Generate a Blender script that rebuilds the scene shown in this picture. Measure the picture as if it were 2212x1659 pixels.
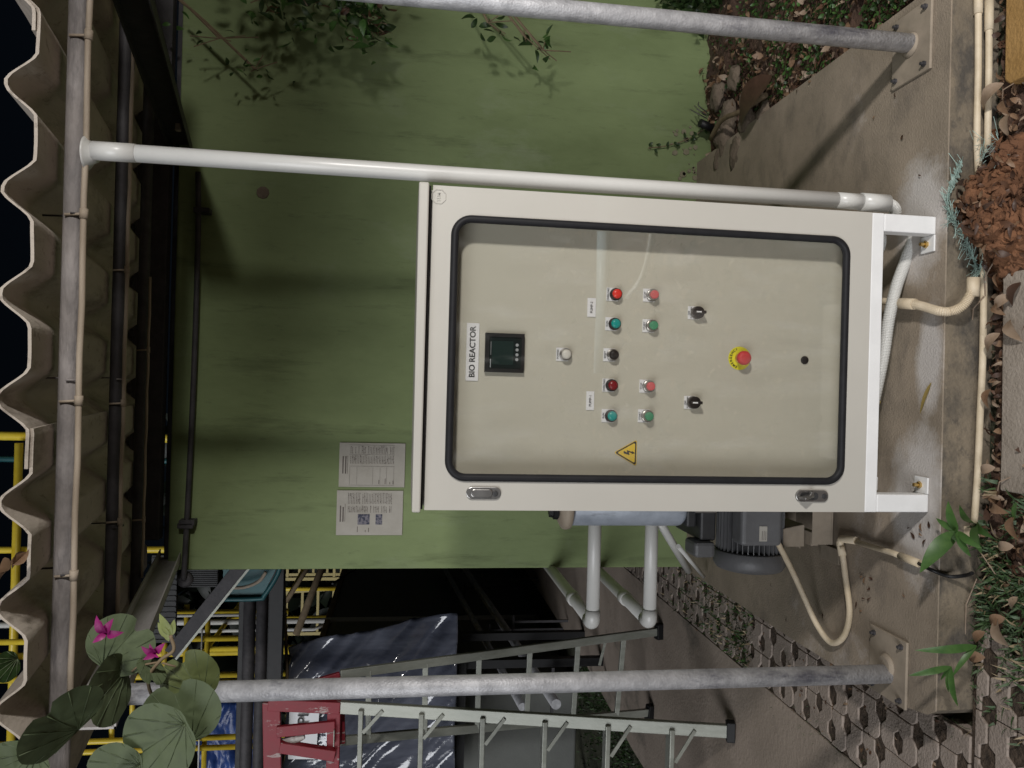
import bpy, bmesh, math, random
from mathutils import Vector, Matrix, noise
C = bpy.context.scene
for o in list(bpy.data.objects): bpy.data.objects.remove(o)
COL = C.collection
R_ = random.Random(7)
PI = math.pi

# ------------------------------------------------------------------ camera
TH = math.radians(7.9); RO = math.atan(.0275); H = 1.42; FPX = 1661.
Fv = Vector((0, math.cos(TH), -math.sin(TH))); U0 = Vector((0, math.sin(TH), math.cos(TH))); R0 = Vector((1, 0, 0))
Rv = R0*math.cos(RO)+U0*math.sin(RO); Uv = U0*math.cos(RO)-R0*math.sin(RO)
cam = bpy.data.objects.new('camera', bpy.data.cameras.new('camera')); COL.objects.link(cam)
cx = -Uv; cy = Rv; cz = -Fv            # the phone was held sideways: photo-right is down, photo-up is right
cam.matrix_world = Matrix(((cx.x, cy.x, cz.x, 0), (cx.y, cy.y, cz.y, 0), (cx.z, cy.z, cz.z, H), (0, 0, 0, 1)))
cam.data.sensor_width = 36; cam.data.lens = 36*FPX/2212; cam.data.clip_start = .05; cam.data.clip_end = 500
C.camera = cam
# ------------------------------------------------------------------ world, lamps, exposure
w = bpy.data.worlds.new('World'); C.world = w; w.use_nodes = True
nt = w.node_tree; sky = nt.nodes.new('ShaderNodeTexSky'); sky.sky_type = 'NISHITA'; sky.sun_disc = False
SUN_EL, SUN_AZ = math.radians(22), math.radians(-150)
sky.sun_elevation = SUN_EL; sky.sun_rotation = SUN_AZ
bg = nt.nodes['Background']; bg.inputs[1].default_value = .0008
nt.links.new(sky.outputs[0], bg.inputs[0])
sun = bpy.data.lights.new('yard_sun', 'SUN'); sun.energy = 1.6; sun.angle = math.radians(35); sun.color = (.95, .97, 1)
so = bpy.data.objects.new('yard_sun', sun); COL.objects.link(so)
d = Vector((math.cos(SUN_EL)*math.sin(SUN_AZ), math.cos(SUN_EL)*math.cos(SUN_AZ), math.sin(SUN_EL)))
so.rotation_euler = d.to_track_quat('Z', 'Y').to_euler()
# the flood lamp that lights the shed, behind and right of the camera
lp = bpy.data.lights.new('flood_lamp', 'POINT'); lp.energy = 345
lp.shadow_soft_size = .13; lp.color = (1, .965, .92)
lo = bpy.data.objects.new('flood_lamp', lp); COL.objects.link(lo)
LP = Vector((1.95, -.7, 1.86)); lo.location = LP
C.view_settings.view_transform = 'Standard'; C.view_settings.look = 'None'; C.view_settings.exposure = 0; C.view_settings.gamma = 1
C.render.engine = 'CYCLES'

# ------------------------------------------------------------------ pixel -> point on a real plane
def ray(px, py): return Fv*FPX + Rv*(829.5-py) - Uv*(px-1106)
def aY(px, py, Y): r = ray(px, py); t = Y/r.y; return Vector((r.x*t, Y, H+r.z*t))
def aZ(px, py, z): r = ray(px, py); t = (z-H)/r.z; return Vector((r.x*t, r.y*t, z))
def aX(px, py, X): r = ray(px, py); t = X/r.x; return Vector((X, r.y*t, H+r.z*t))

# ------------------------------------------------------------------ materials
def srgb(c): return tuple(((v/255)/12.92 if v <= 10 else ((v/255+.055)/1.055)**2.4) for v in c)
def M(name, col, rough=.6, metal=0, var=.12, scale=6, bump=0, bscale=60, col2=None, spec=.5, stretch=None, coat=0, detail=6, thr=None):
    m = bpy.data.materials.new(name); m.use_nodes = True; t = m.node_tree; L = t.links
    b = t.nodes['Principled BSDF']; b.inputs['Roughness'].default_value = rough; b.inputs['Metallic'].default_value = metal
    b.inputs['Specular IOR Level'].default_value = spec; b.inputs['Coat Weight'].default_value = coat
    tc = t.nodes.new('ShaderNodeTexCoord'); mp = t.nodes.new('ShaderNodeMapping'); L.new(tc.outputs['Object'], mp.inputs[0])
    if stretch: mp.inputs['Scale'].default_value = stretch
    n = t.nodes.new('ShaderNodeTexNoise'); n.inputs['Scale'].default_value = scale; n.inputs['Detail'].default_value = detail; n.inputs['Roughness'].default_value = .65
    L.new(mp.outputs[0], n.inputs[0])
    r = t.nodes.new('ShaderNodeValToRGB'); L.new(n.outputs[0], r.inputs[0])
    lo_, hi_ = thr or (.3, .7)
    r.color_ramp.elements[0].position = lo_; r.color_ramp.elements[1].position = hi_
    c2 = col2 or tuple(min(1, c*(1+var)) for c in col)
    c1 = col if col2 else tuple(c*(1-var) for c in col)
    r.color_ramp.elements[0].color = (*c1, 1); r.color_ramp.elements[1].color = (*c2, 1)
    L.new(r.outputs[0], b.inputs['Base Color'])
    rr = t.nodes.new('ShaderNodeMapRange'); rr.inputs[3].default_value = max(.02, rough-.08); rr.inputs[4].default_value = min(1, rough+.1)
    L.new(n.outputs[0], rr.inputs[0]); L.new(rr.outputs[0], b.inputs['Roughness'])
    if bump:
        n2 = t.nodes.new('ShaderNodeTexNoise'); n2.inputs['Scale'].default_value = bscale; n2.inputs['Detail'].default_value = 5; L.new(mp.outputs[0], n2.inputs[0])
        bp = t.nodes.new('ShaderNodeBump'); bp.inputs['Strength'].default_value = bump; bp.inputs['Distance'].default_value = .01
        L.new(n2.outputs[0], bp.inputs['Height']); L.new(bp.outputs[0], b.inputs['Normal'])
    return m
def layered(m, col, scale, lo_, hi_, stretch=None, seed=0, fac=1.0):
    """adds a stain layer with its own noise shape over the base colour"""
    t = m.node_tree; L = t.links; b = t.nodes['Principled BSDF']; src = b.inputs['Base Color'].links[0].from_socket
    tc = t.nodes.new('ShaderNodeTexCoord'); mp = t.nodes.new('ShaderNodeMapping'); mp.inputs['Location'].default_value = (seed, seed*1.7, seed*.3)
    if stretch: mp.inputs['Scale'].default_value = stretch
    L.new(tc.outputs['Object'], mp.inputs[0])
    n = t.nodes.new('ShaderNodeTexNoise'); n.inputs['Scale'].default_value = scale; n.inputs['Detail'].default_value = 7; n.inputs['Roughness'].default_value = .7; L.new(mp.outputs[0], n.inputs[0])
    mr = t.nodes.new('ShaderNodeMapRange'); mr.inputs[1].default_value = lo_; mr.inputs[2].default_value = hi_; mr.inputs[4].default_value = fac; L.new(n.outputs[0], mr.inputs[0])
    mx = t.nodes.new('ShaderNodeMixRGB'); L.new(mr.outputs[0], mx.inputs[0]); L.new(src, mx.inputs[1]); mx.inputs[2].default_value = (*col, 1)
    L.new(mx.outputs[0], b.inputs['Base Color']); return m

m_beige = M('painted_steel_beige', (.49, .47, .425), .42, var=.03, scale=3, bump=.04, bscale=700, coat=.25)
m_plate = M('painted_plate', (.51, .495, .425), .5, var=.03, scale=4)
m_white = M('white_paint', (.78, .78, .78), .5, var=.05, scale=9, bump=.05, bscale=200)
m_pvc = M('white_pvc', (.62, .615, .59), .32, var=.03, scale=6)
m_rub = M('black_rubber', (.014, .014, .016), .55, spec=.25, var=.2, scale=30)
m_blk = M('black_plastic', (.01, .01, .011), .45, spec=.3, var=.2, scale=30)
m_void = M('dark_gap', (.01, .008, .008), .9)
m_chrome = M('chrome', (.33, .32, .31), .3, .85, var=.1, scale=20)
m_galv = M('galvanised', (.33, .33, .345), .5, .25, scale=26, bump=.25, bscale=160, col2=(.6, .6, .62), detail=9)
layered(m_galv, (.16, .16, .19), 9, .56, .68, (1, 1, .35), 3)
m_galv2 = M('weathered_beam', (.13, .12, .118), .7, .1, scale=14, bump=.3, bscale=120, col2=(.36, .33, .32), stretch=(.35, 1, 1), detail=9)
layered(m_galv2, (.12, .11, .11), 10, .52, .66, (.3, 1.4, 1.4), 5)
m_green = M('green_painted_wall', (.13, .172, .066), .7, scale=2.2, bump=.12, bscale=40, col2=(.22, .28, .125), stretch=(1, 1, .45), detail=8)
layered(m_green, (.05, .065, .022), 5, .55, .72, (2.2, 1, .3), 11, .6)
layered(m_green, (.05, .06, .03), 16, .6, .75, (2, 1, .6), 17, .4)
layered(m_green, (.25, .29, .19), 3.4, .58, .76, (1, 1, .5), 4, .5)
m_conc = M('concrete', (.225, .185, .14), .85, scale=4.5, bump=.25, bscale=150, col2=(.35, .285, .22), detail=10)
layered(m_conc, (.5, .45, .42), 2.6, .6, .74, None, 8, .75)
layered(m_conc, (.13, .11, .09), 4, .52, .72, (1, 1.6, 1), 21, .7)
layered(m_conc, (.11, .095, .08), 45, .62, .7, None, 2, .55)
layered(m_conc, (.45, .4, .34), 60, .68, .74, None, 12, .5)
def spot_stain(m, col, centres, amount):
    t = m.node_tree; L = t.links; b = t.nodes['Principled BSDF']; src = b.inputs['Base Color'].links[0].from_socket
    tc = t.nodes.new('ShaderNodeTexCoord'); n = t.nodes.new('ShaderNodeTexNoise'); n.inputs['Scale'].default_value = 7; n.inputs['Detail'].default_value = 9; n.inputs['Roughness'].default_value = .75; L.new(tc.outputs['Object'], n.inputs[0])
    acc = None
    for (x, y, rx, ry) in centres:
        mp = t.nodes.new('ShaderNodeMapping'); mp.inputs['Location'].default_value = (-x/rx, -y/ry, 0); mp.inputs['Scale'].default_value = (1/rx, 1/ry, 0); L.new(tc.outputs['Object'], mp.inputs[0])
        g = t.nodes.new('ShaderNodeTexGradient'); g.gradient_type = 'SPHERICAL'; L.new(mp.outputs[0], g.inputs[0])
        if acc is None: acc = g.outputs['Fac']
        else: mxx = t.nodes.new('ShaderNodeMath'); mxx.operation = 'MAXIMUM'; L.new(acc, mxx.inputs[0]); L.new(g.outputs['Fac'], mxx.inputs[1]); acc = mxx.outputs[0]
    ad = t.nodes.new('ShaderNodeMath'); ad.operation = 'MULTIPLY_ADD'; ad.inputs[1].default_value = 1.1; L.new(acc, ad.inputs[0]); L.new(n.outputs[0], ad.inputs[2])
    mr = t.nodes.new('ShaderNodeMapRange'); mr.inputs[1].default_value = .78; mr.inputs[2].default_value = 1.15; mr.inputs[4].default_value = amount; L.new(ad.outputs[0], mr.inputs[0])
    mx = t.nodes.new('ShaderNodeMixRGB'); L.new(mr.outputs[0], mx.inputs[0]); L.new(src, mx.inputs[1]); mx.inputs[2].default_value = (*col, 1); L.new(mx.outputs[0], b.inputs['Base Color'])
spot_stain(m_conc, (.58, .55, .53), [(.5, 1.98, .26, .17), (-.3, 1.97, .32, .18), (.1, 1.93, .25, .08)], .8)
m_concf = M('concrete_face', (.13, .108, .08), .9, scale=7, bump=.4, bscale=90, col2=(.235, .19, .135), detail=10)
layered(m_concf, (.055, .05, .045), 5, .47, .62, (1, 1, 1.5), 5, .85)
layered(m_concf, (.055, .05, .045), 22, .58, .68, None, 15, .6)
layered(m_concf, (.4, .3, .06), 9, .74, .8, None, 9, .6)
m_path = M('path_concrete', (.3, .245, .2), .9, scale=2.2, bump=.3, bscale=60, col2=(.44, .36, .3), detail=10)
layered(m_path, (.09, .085, .07), 1.7, .55, .68, (1, .7, 1), 2, .8)
m_paver = M('paver_concrete', (.27, .22, .185), .92, scale=7, bump=.4, bscale=130, col2=(.4, .335, .29), detail=10)
layered(m_paver, (.1, .1, .07), 6, .6, .7, None, 2, .6)
m_soil = M('soil', (.045, .026, .018), .95, scale=14, bump=.9, bscale=60, col2=(.13, .075, .05), detail=12)
m_red = M('red_soil', (.09, .04, .02), .95, scale=12, bump=1, bscale=50, col2=(.23, .105, .05), detail=12)
m_moss = M('mossy_ground', (.03, .035, .018), .95, scale=9, bump=.9, bscale=70, col2=(.09, .09, .055), detail=12)
m_tile = M('cement_tile', (.26, .22, .18), .9, scale=8, bump=.4, bscale=120, col2=(.38, .33, .28), detail=10)
m_ochre = M('ochre_brick', (.3, .17, .05), .9, scale=8, bump=.4, bscale=90, col2=(.42, .25, .09))
m_roof = M('fibre_cement', (.38, .33, .275), .9, scale=5, bump=.3, bscale=80, col2=(.5, .44, .38), stretch=(1, .3, 1), detail=9)
layered(m_roof, (.13, .105, .08), 6, .52, .68, (1, .25, 1), 3, .75)
layered(m_roof, (.16, .13, .1), 30, .58, .68, (1, .6, 1), 13, .6)
layered(m_roof, (.6, .56, .5), 9, .68, .78, (1, .4, 1), 23, .6)
m_raft = M('rafter_steel', (.3, .28, .27), .6, .1, scale=9, bump=.2, bscale=90, col2=(.5, .48, .47), stretch=(1, .4, 1), detail=9)
m_dark = M('dark_steel', (.035, .034, .037), .65, .2, scale=16, col2=(.075, .07, .075), bump=.2)
m_dirtypvc = M('dusty_conduit', (.3, .24, .18), .7, scale=20, col2=(.44, .37, .29), stretch=(.2, 1, 1))
m_cond = M('beige_conduit', (.5, .41, .28), .55, scale=18, col2=(.66, .56, .42), bump=.1)
m_blue = M('painted_silencer', (.26, .29, .34), .45, .1, scale=9, col2=(.46, .5, .57), bump=.15, detail=9)
layered(m_blue, (.12, .12, .14), 14, .6, .7, (1, 1, .3), 6, .7)
m_motor = M('motor_grey', (.13, .13, .135), .5, .1, var=.15, scale=8, bump=.1)
m_mdark = M('motor_fins', (.045, .045, .047), .5, .3, var=.2, scale=20)
m_tan = M('tan_painted_steel', (.24, .2, .155), .8, scale=16, col2=(.35, .29, .225))
m_alu = M('aluminium', (.23, .24, .205), .45, .35, scale=22, col2=(.35, .36, .32), stretch=(1, 1, .2), bump=.1)
m_redp = M('red_chipped_paint', (.2, .012, .02), .5, scale=20, col2=(.26, .02, .035))
layered(m_redp, (.42, .34, .33), 34, .6, .66, (1, 1, .3), 3)
m_yel = M('yellow_paint', (.68, .48, .03), .35, scale=9, col2=(.8, .62, .07))
m_yel2 = M('pale_yellow_paint', (.42, .34, .12), .5)
m_tank = M('tank_wall', (.12, .124, .115), .8, scale=2, col2=(.17, .175, .16), bump=.2)
m_kerb = M('parapet', (.15, .11, .07), .85, scale=6, col2=(.24, .18, .12))
m_teal = M('teal_steel', (.02, .09, .1), .4, .1)
m_film = M('clear_plastic_film', (.04, .045, .065), .13, scale=3, col2=(.13, .14, .18), bump=.6, bscale=6, stretch=(2.5, 1, .4), coat=.6, spec=.9)
m_tarp = M('blue_tarp', (.02, .05, .2), .3, scale=8, col2=(.05, .11, .36), bump=.5, bscale=20)
m_paper = M('weathered_paper', (.38, .355, .31), .8, scale=8, col2=(.48, .455, .41))
layered(m_paper, (.28, .2, .12), 5, .6, .75, None, 3, .6)
m_ink = M('faded_ink', (.13, .11, .1), .8); m_photo = M('faded_photo', (.035, .04, .07), .7, scale=70, col2=(.2, .19, .22), thr=(.45, .55))
m_lab = M('engraved_label', (.76, .77, .8), .4, var=.02); m_txt = M('black_lettering', (.012, .012, .012), .6)
m_glassdark = M('display_screen', (.008, .014, .014), .12, spec=.7); m_lcd = M('display_lcd', (.012, .026, .024), .15, spec=.7)
m_dot = M('grey_button', (.32, .34, .36), .5)
m_yell = M('warning_yellow', (.75, .52, .04), .45, var=.03); m_eyel = M('emergency_yellow', (.74, .7, .03), .5, var=.03)
m_ered = M('emergency_red', (.55, .03, .035), .55, var=.08, scale=80)
m_redlamp = M('red_lens', (.75, .035, .025), .25, var=.05); m_dred = M('dark_red_lens', (.2, .005, .012), .25, var=.05)
m_teall = M('teal_lens', (0, .3, .28), .25, var=.05); m_gbut = M('green_button', (.01, .24, .11), .45); m_rbut = M('red_button', (.6, .02, .03), .45)
m_wlens = M('white_lens', (.62, .61, .57), .35, var=.04); m_gold = M('gold_bolt', (.6, .42, .16), .3, 1)
m_bark = M('stem_bark', (.12, .085, .05), .8, scale=30, col2=(.2, .15, .09))
m_net = M('cyan_net_fibre', (.24, .36, .32), .6, scale=60, col2=(.42, .54, .49))
m_stone = M('stone', (.11, .085, .062), .9, scale=12, bump=.9, bscale=50, col2=(.2, .155, .115), detail=10)
def leafmat(name, c, c2, rough=.5, sc=30, tr=.25):
    m = M(name, c, rough, scale=sc, col2=c2); t = m.node_tree; b = t.nodes['Principled BSDF']; out = t.nodes['Material Output']
    tl = t.nodes.new('ShaderNodeBsdfTranslucent'); t.links.new(b.inputs['Base Color'].links[0].from_socket, tl.inputs[0])
    mx = t.nodes.new('ShaderNodeMixShader'); mx.inputs[0].default_value = tr
    t.links.new(b.outputs[0], mx.inputs[1]); t.links.new(tl.outputs[0], mx.inputs[2]); t.links.new(mx.outputs[0], out.inputs[0]); return m
m_leaf = leafmat('broad_leaf', (.075, .1, .05), (.115, .15, .075), .6)
m_vein = leafmat('leaf_vein', (.07, .1, .045), (.11, .14, .07))
m_leaf2 = leafmat('yellowish_leaf', (.1, .125, .045), (.15, .18, .07), .5)
m_leafd = leafmat('dark_leaf', (.015, .035, .01), (.04, .075, .02), .45)
m_leafl = leafmat('bright_leaf', (.045, .11, .028), (.09, .18, .045), .4)
m_pale = leafmat('young_leaf', (.2, .24, .08), (.28, .32, .12), .5)
m_mag = leafmat('magenta_petal', (.2, .005, .1), (.32, .015, .17), .5)
m_dry = [leafmat('dry_leaf_a', (.2, .115, .065), (.34, .22, .14)), leafmat('dry_leaf_b', (.1, .05, .03), (.17, .09, .055)),
         leafmat('dry_leaf_c', (.3, .21, .14), (.42, .32, .24)), leafmat('dry_leaf_d', (.06, .032, .022), (.11, .06, .04))]
m_grass = [leafmat('grass_a', (.05, .1, .035), (.09, .155, .06)), leafmat('grass_b', (.09, .15, .08), (.15, .21, .12)), leafmat('straw', (.34, .26, .15), (.48, .38, .25))]
def glass():
    m = bpy.data.materials.new('window_acrylic'); m.use_nodes = True; t = m.node_tree; t.nodes.remove(t.nodes['Principled BSDF'])
    tr = t.nodes.new('ShaderNodeBsdfTransparent'); tr.inputs[0].default_value = (.97, .965, .95, 1); g = t.nodes.new('ShaderNodeBsdfGlossy'); g.inputs['Roughness'].default_value = .012
    lw = t.nodes.new('ShaderNodeLayerWeight'); lw.inputs[0].default_value = .5; pw = t.nodes.new('ShaderNodeMath'); pw.operation = 'POWER'; pw.inputs[1].default_value = 5; t.links.new(lw.outputs['Facing'], pw.inputs[0])
    fr = t.nodes.new('ShaderNodeMapRange'); fr.inputs[3].default_value = .085; fr.inputs[4].default_value = 1; t.links.new(pw.outputs[0], fr.inputs[0]); mx = t.nodes.new('ShaderNodeMixShader')
    df = t.nodes.new('ShaderNodeBsdfDiffuse'); df.inputs[0].default_value = (.6, .6, .58, 1)
    tc = t.nodes.new('ShaderNodeTexCoord'); n = t.nodes.new('ShaderNodeTexNoise'); n.inputs['Scale'].default_value = 9; n.inputs['Detail'].default_value = 9; mpp = t.nodes.new('ShaderNodeMapping'); mpp.inputs['Scale'].default_value = (2.2, 1, .7); t.links.new(tc.outputs['Object'], mpp.inputs[0]); t.links.new(mpp.outputs[0], n.inputs[0])
    mr = t.nodes.new('ShaderNodeMapRange'); mr.inputs[1].default_value = .52; mr.inputs[2].default_value = .75; mr.inputs[3].default_value = .0; mr.inputs[4].default_value = .07; t.links.new(n.outputs[0], mr.inputs[0])
    m2 = t.nodes.new('ShaderNodeMixShader'); t.links.new(mr.outputs[0], m2.inputs[0]); t.links.new(tr.outputs[0], m2.inputs[1]); t.links.new(df.outputs[0], m2.inputs[2])
    t.links.new(fr.outputs[0], mx.inputs[0]); t.links.new(m2.outputs[0], mx.inputs[1]); t.links.new(g.outputs[0], mx.inputs[2])
    t.links.new(mx.outputs[0], t.nodes['Material Output'].inputs[0]); return m
m_glass = glass()
def clearm():
    m = bpy.data.materials.new('clear_boot'); m.use_nodes = True; t = m.node_tree; t.nodes.remove(t.nodes['Principled BSDF'])
    tr = t.nodes.new('ShaderNodeBsdfTransparent'); g = t.nodes.new('ShaderNodeBsdfPrincipled'); g.inputs['Base Color'].default_value = (.6, .62, .58, 1); g.inputs['Roughness'].default_value = .15
    mx = t.nodes.new('ShaderNodeMixShader'); mx.inputs[0].default_value = .08
    t.links.new(tr.outputs[0], mx.inputs[1]); t.links.new(g.outputs[0], mx.inputs[2]); t.links.new(mx.outputs[0], t.nodes['Material Output'].inputs[0]); return m
m_boot = clearm()

# ------------------------------------------------------------------ mesh builder
class MB:
    def __init__(s): s.v = []; s.f = []; s.mi = []
    def add(s, vs, fs, mi=0):
        k = len(s.v); s.v += [tuple(v) for v in vs]; s.f += [tuple(i+k for i in f) for f in fs]; s.mi += [mi]*len(fs); return s
    def box(s, x0, x1, y0, y1, z0, z1, mi=0):
        v = [(x, y, z) for x in (x0, x1) for y in (y0, y1) for z in (z0, z1)]
        return s.add(v, [(0, 1, 3, 2), (4, 6, 7, 5), (0, 4, 5, 1), (2, 3, 7, 6), (0, 2, 6, 4), (1, 5, 7, 3)], mi)
    def bar(s, p, q, w, h, up=(0, 0, 1), mi=0):
        p = Vector(p); q = Vector(q); d = (q-p).normalized(); a = d.cross(Vector(up))
        if a.length < 1e-4: a = d.cross(Vector((1, 0, 0)))
        a.normalize(); b = a.cross(d).normalized(); v = []
        for c in (p, q):
            for sx, sy in ((-1, -1), (1, -1), (1, 1), (-1, 1)): v.append(c+a*sx*w/2+b*sy*h/2)
        return s.add(v, [(0, 1, 2, 3), (7, 6, 5, 4), (0, 4, 5, 1), (1, 5, 6, 2), (2, 6, 7, 3), (3, 7, 4, 0)], mi)
    def tube(s, pts, r, n=14, cap=True, rs=None, closed=False, mi=0):
        pts = [Vector(p) for p in pts]; N = len(pts); k = len(s.v); prev = None; vs = []; fs = []
        for i, p in enumerate(pts):
            if closed: t = (pts[(i+1) % N]-pts[i-1])
            else: t = pts[min(i+1, N-1)]-pts[max(i-1, 0)]
            t.normalize()
            if prev is None:
                a = t.cross(Vector((0, 0, 1)));
                if a.length < .05: a = t.cross(Vector((0, 1, 0)))
            else: a = prev-t*prev.dot(t)
            a.normalize(); prev = a; b = t.cross(a); rr = rs[i] if rs else r
            for j in range(n): an = 2*PI*j/n; vs.append(p+a*math.cos(an)*rr+b*math.sin(an)*rr)
        for i in range(N if closed else N-1):
            i2 = (i+1) % N
            for j in range(n): j2 = (j+1) % n; fs.append((i*n+j, i*n+j2, i2*n+j2, i2*n+j))
        if cap and not closed: fs.append(tuple(range(n))[::-1]); fs.append(tuple((N-1)*n+j for j in range(n)))
        return s.add(vs, fs, mi)
    def lathe(s, c, ax, prof, n=28, mi=0):
        """prof: list of (distance along axis, radius)"""
        ax = Vector(ax).normalized(); return s.tube([Vector(c)+ax*d for d, r in prof], 0, n, True, [max(r, .0002) for d, r in prof], mi=mi)
    def prism(s, poly, y0, y1, mi=0):
        """poly in XZ, extruded in Y"""
        n = len(poly); v = [(x, y0, z) for x, z in poly]+[(x, y1, z) for x, z in poly]
        return s.add(v, [tuple(range(n)), tuple(range(2*n-1, n-1, -1))]+[(i, i+n, (i+1) % n+n, (i+1) % n) for i in range(n)], mi)
    def prismz(s, poly, z0, z1, mi=0):
        n = len(poly); v = [(x, y, z0) for x, y in poly]+[(x, y, z1) for x, y in poly]
        return s.add(v, [tuple(range(n))[::-1], tuple(range(n, 2*n))]+[(i, (i+1) % n, (i+1) % n+n, i+n) for i in range(n)], mi)
ORG = {}
def link(o, parent=None):
    COL.objects.link(o)
    if parent: o.parent = parent
def obj(name, mb, mat, parent=None, bevel=0, smooth=False, loc=None, seg=2):
    org = ORG.get(parent.name, Vector((0, 0, 0))) if parent else Vector(loc or (0, 0, 0))
    me = bpy.data.meshes.new(name); me.from_pydata([tuple(Vector(v)-org) for v in mb.v], [], mb.f)
    for m in (mat if isinstance(mat, (list, tuple)) else [mat]): me.materials.append(m)
    me.polygons.foreach_set('material_index', mb.mi)
    bm = bmesh.new(); bm.from_mesh(me); bmesh.ops.recalc_face_normals(bm, faces=bm.faces) if len(bm.faces) < 6000 else None; bm.to_mesh(me); bm.free()
    if smooth:
        for p in me.polygons: p.use_smooth = len(p.vertices) <= 4
    o = bpy.data.objects.new(name, me)
    if not parent: o.location = org
    link(o, parent); ORG[o.name] = org
    if bevel:
        b = o.modifiers.new('bevel', 'BEVEL'); b.width = bevel; b.segments = seg; b.limit_method = 'ANGLE'; b.angle_limit = math.radians(40)
    return o
def tag(o, label=None, cat=None, group=None, kind=None):
    if label: o['label'] = label
    if cat: o['category'] = cat
    if group: o['group'] = group
    if kind: o['kind'] = kind
    return o
def thing(name, loc, label, cat, group=None):
    o = bpy.data.objects.new(name, None); o.empty_display_size = .05; o.location = loc; link(o); ORG[o.name] = Vector(loc)
    return tag(o, label, cat, group)
def text(name, s, size, mat, parent, loc, depth=.0006, align='CENTER', rot=None, bold=0, sx=1.0):
    cu = bpy.data.curves.new(name, 'FONT'); cu.body = s; cu.size = size; cu.extrude = depth; cu.align_x = align; cu.align_y = 'CENTER'; cu.offset = bold
    t = bpy.data.objects.new('tmp', cu); COL.objects.link(t); bpy.context.view_layer.update()
    me = bpy.data.meshes.new_from_object(t.evaluated_get(bpy.context.evaluated_depsgraph_get())); bpy.data.objects.remove(t)
    me.materials.clear(); me.materials.append(mat)
    mt = Matrix.Translation(Vector(loc)-(ORG.get(parent.name, Vector()) if parent else Vector())) @ (rot or Matrix.Rotation(PI/2, 4, 'X')) @ Matrix.Diagonal((sx, 1, 1, 1))
    me.transform(mt); o = bpy.data.objects.new(name, me); link(o, parent); ORG[o.name] = ORG.get(parent.name, Vector()) if parent else Vector(); return o
def smoothpath(pts, n=8):
    pts = [Vector(p) for p in pts]; out = []
    P = [pts[0]*2-pts[1]]+pts+[pts[-1]*2-pts[-2]]
    for i in range(1, len(P)-2):
        for k in range(n):
            t = k/n; a, b, c, d_ = P[i-1], P[i], P[i+1], P[i+2]
            out.append(.5*((2*b)+(-a+c)*t+(2*a-5*b+4*c-d_)*t*t+(-a+3*b-3*c+d_)*t**3))
    out.append(pts[-1]); return out
def ribbed(pts, r, pitch=.006, n=14):
    """corrugated hose: radius ripples along the path"""
    P = smoothpath(pts, 40); L = [0]
    for a, b in zip(P, P[1:]): L.append(L[-1]+(b-a).length)
    N = int(L[-1]/pitch*3); out = []; rs = []; j = 0
    for i in range(N+1):
        s_ = L[-1]*i/N
        while j < len(P)-2 and L[j+1] < s_: j += 1
        t = (s_-L[j])/max(1e-9, L[j+1]-L[j]); out.append(P[j].lerp(P[j+1], min(1, t))); rs.append(r*(1.0 if i % 3 else .86))
    mb = MB(); mb.tube(out, r, n, True, rs); return mb
def rrect(x0, x1, z0, z1, r, n=8):
    out = []
    for cx_, cz_, a0 in ((x1-r, z1-r, 0), (x0+r, z1-r, 90), (x0+r, z0+r, 180), (x1-r, z0+r, 270)):
        for i in range(n+1): a = math.radians(a0+90*i/n); out.append((cx_+r*math.cos(a), cz_+r*math.sin(a)))
    return out
def frame(x0, x1, z0, z1, inner, y0, y1):
    """rectangular panel with a rounded opening"""
    mb = MB(); n = len(inner); q = n//4; cor = [(x1, z1), (x0, z1), (x0, z0), (x1, z0)]; outer = [cor[i//q] for i in range(n)]
    for y, flip in ((y0, 0), (y1, 1)):
        k = len(mb.v); vs = [(a, y, b) for a, b in inner]+[(a, y, b) for a, b in outer]; fs = []
        for i in range(n):
            j = (i+1) % n; f = (i, j, j+n, i+n) if outer[i] != outer[j] else (i, j, i+n)
            fs.append(f if not flip else f[::-1])
        mb.add(vs, fs)
    fs = []; vs = [(a, y0, b) for a, b in inner]+[(a, y1, b) for a, b in inner]
    for i in range(n): fs.append((i, (i+1) % n, (i+1) % n+n, i+n))
    mb.add(vs, fs); vs = [(a, y, b) for y in (y0, y1) for a, b in cor]
    mb.add(vs, [(i, (i+1) % 4, (i+1) % 4+4, i+4) for i in range(4)]); return mb
def nz(x, y, z=0, s=1): return noise.noise(Vector((x*s, y*s, z*s)))

# ================================================================== SETTING
mb = MB(); mb.add([(-60, -30, -.15), (60, -30, -.15), (60, 90, -.15), (-60, 90, -.15)], [(0, 1, 2, 3)])
tag(obj('ground', mb, m_moss), kind='structure')
def heightfield(x0, x1, y0, y1, step, fn):
    mb = MB(); nx = int((x1-x0)/step)+1; ny = int((y1-y0)/step)+1; vs = []; fs = []
    for j in range(ny):
        for i in range(nx):
            x = x0+(x1-x0)*i/(nx-1); y = y0+(y1-y0)*j/(ny-1); vs.append((x, y, fn(x, y)))
    for j in range(ny-1):
        for i in range(nx-1): a = j*nx+i; fs.append((a, a+1, a+nx+1, a+nx))
    mb.add(vs, fs); return mb
def soilz(x, y): return -.118+.012*nz(x, y, 0, 9)+.008*nz(x, y, 3, 30)+.004*nz(x, y, 5, 80)
tag(obj('soil', heightfield(-.62, 2.4, -.2, 1.83, .014, soilz), m_soil, smooth=True), kind='structure')
def rsoilz(x, y): return -.07+.03*nz(x, y, 1, 3)+.014*nz(x, y, 3, 14)+.006*nz(x, y, 5, 60)+.03*max(0, min(1, (x-1.2)*2))
tag(obj('soil_bank', heightfield(1.128, 2.6, 1.83, 3.72, .02, rsoilz), m_soil, smooth=True), kind='structure')
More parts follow.
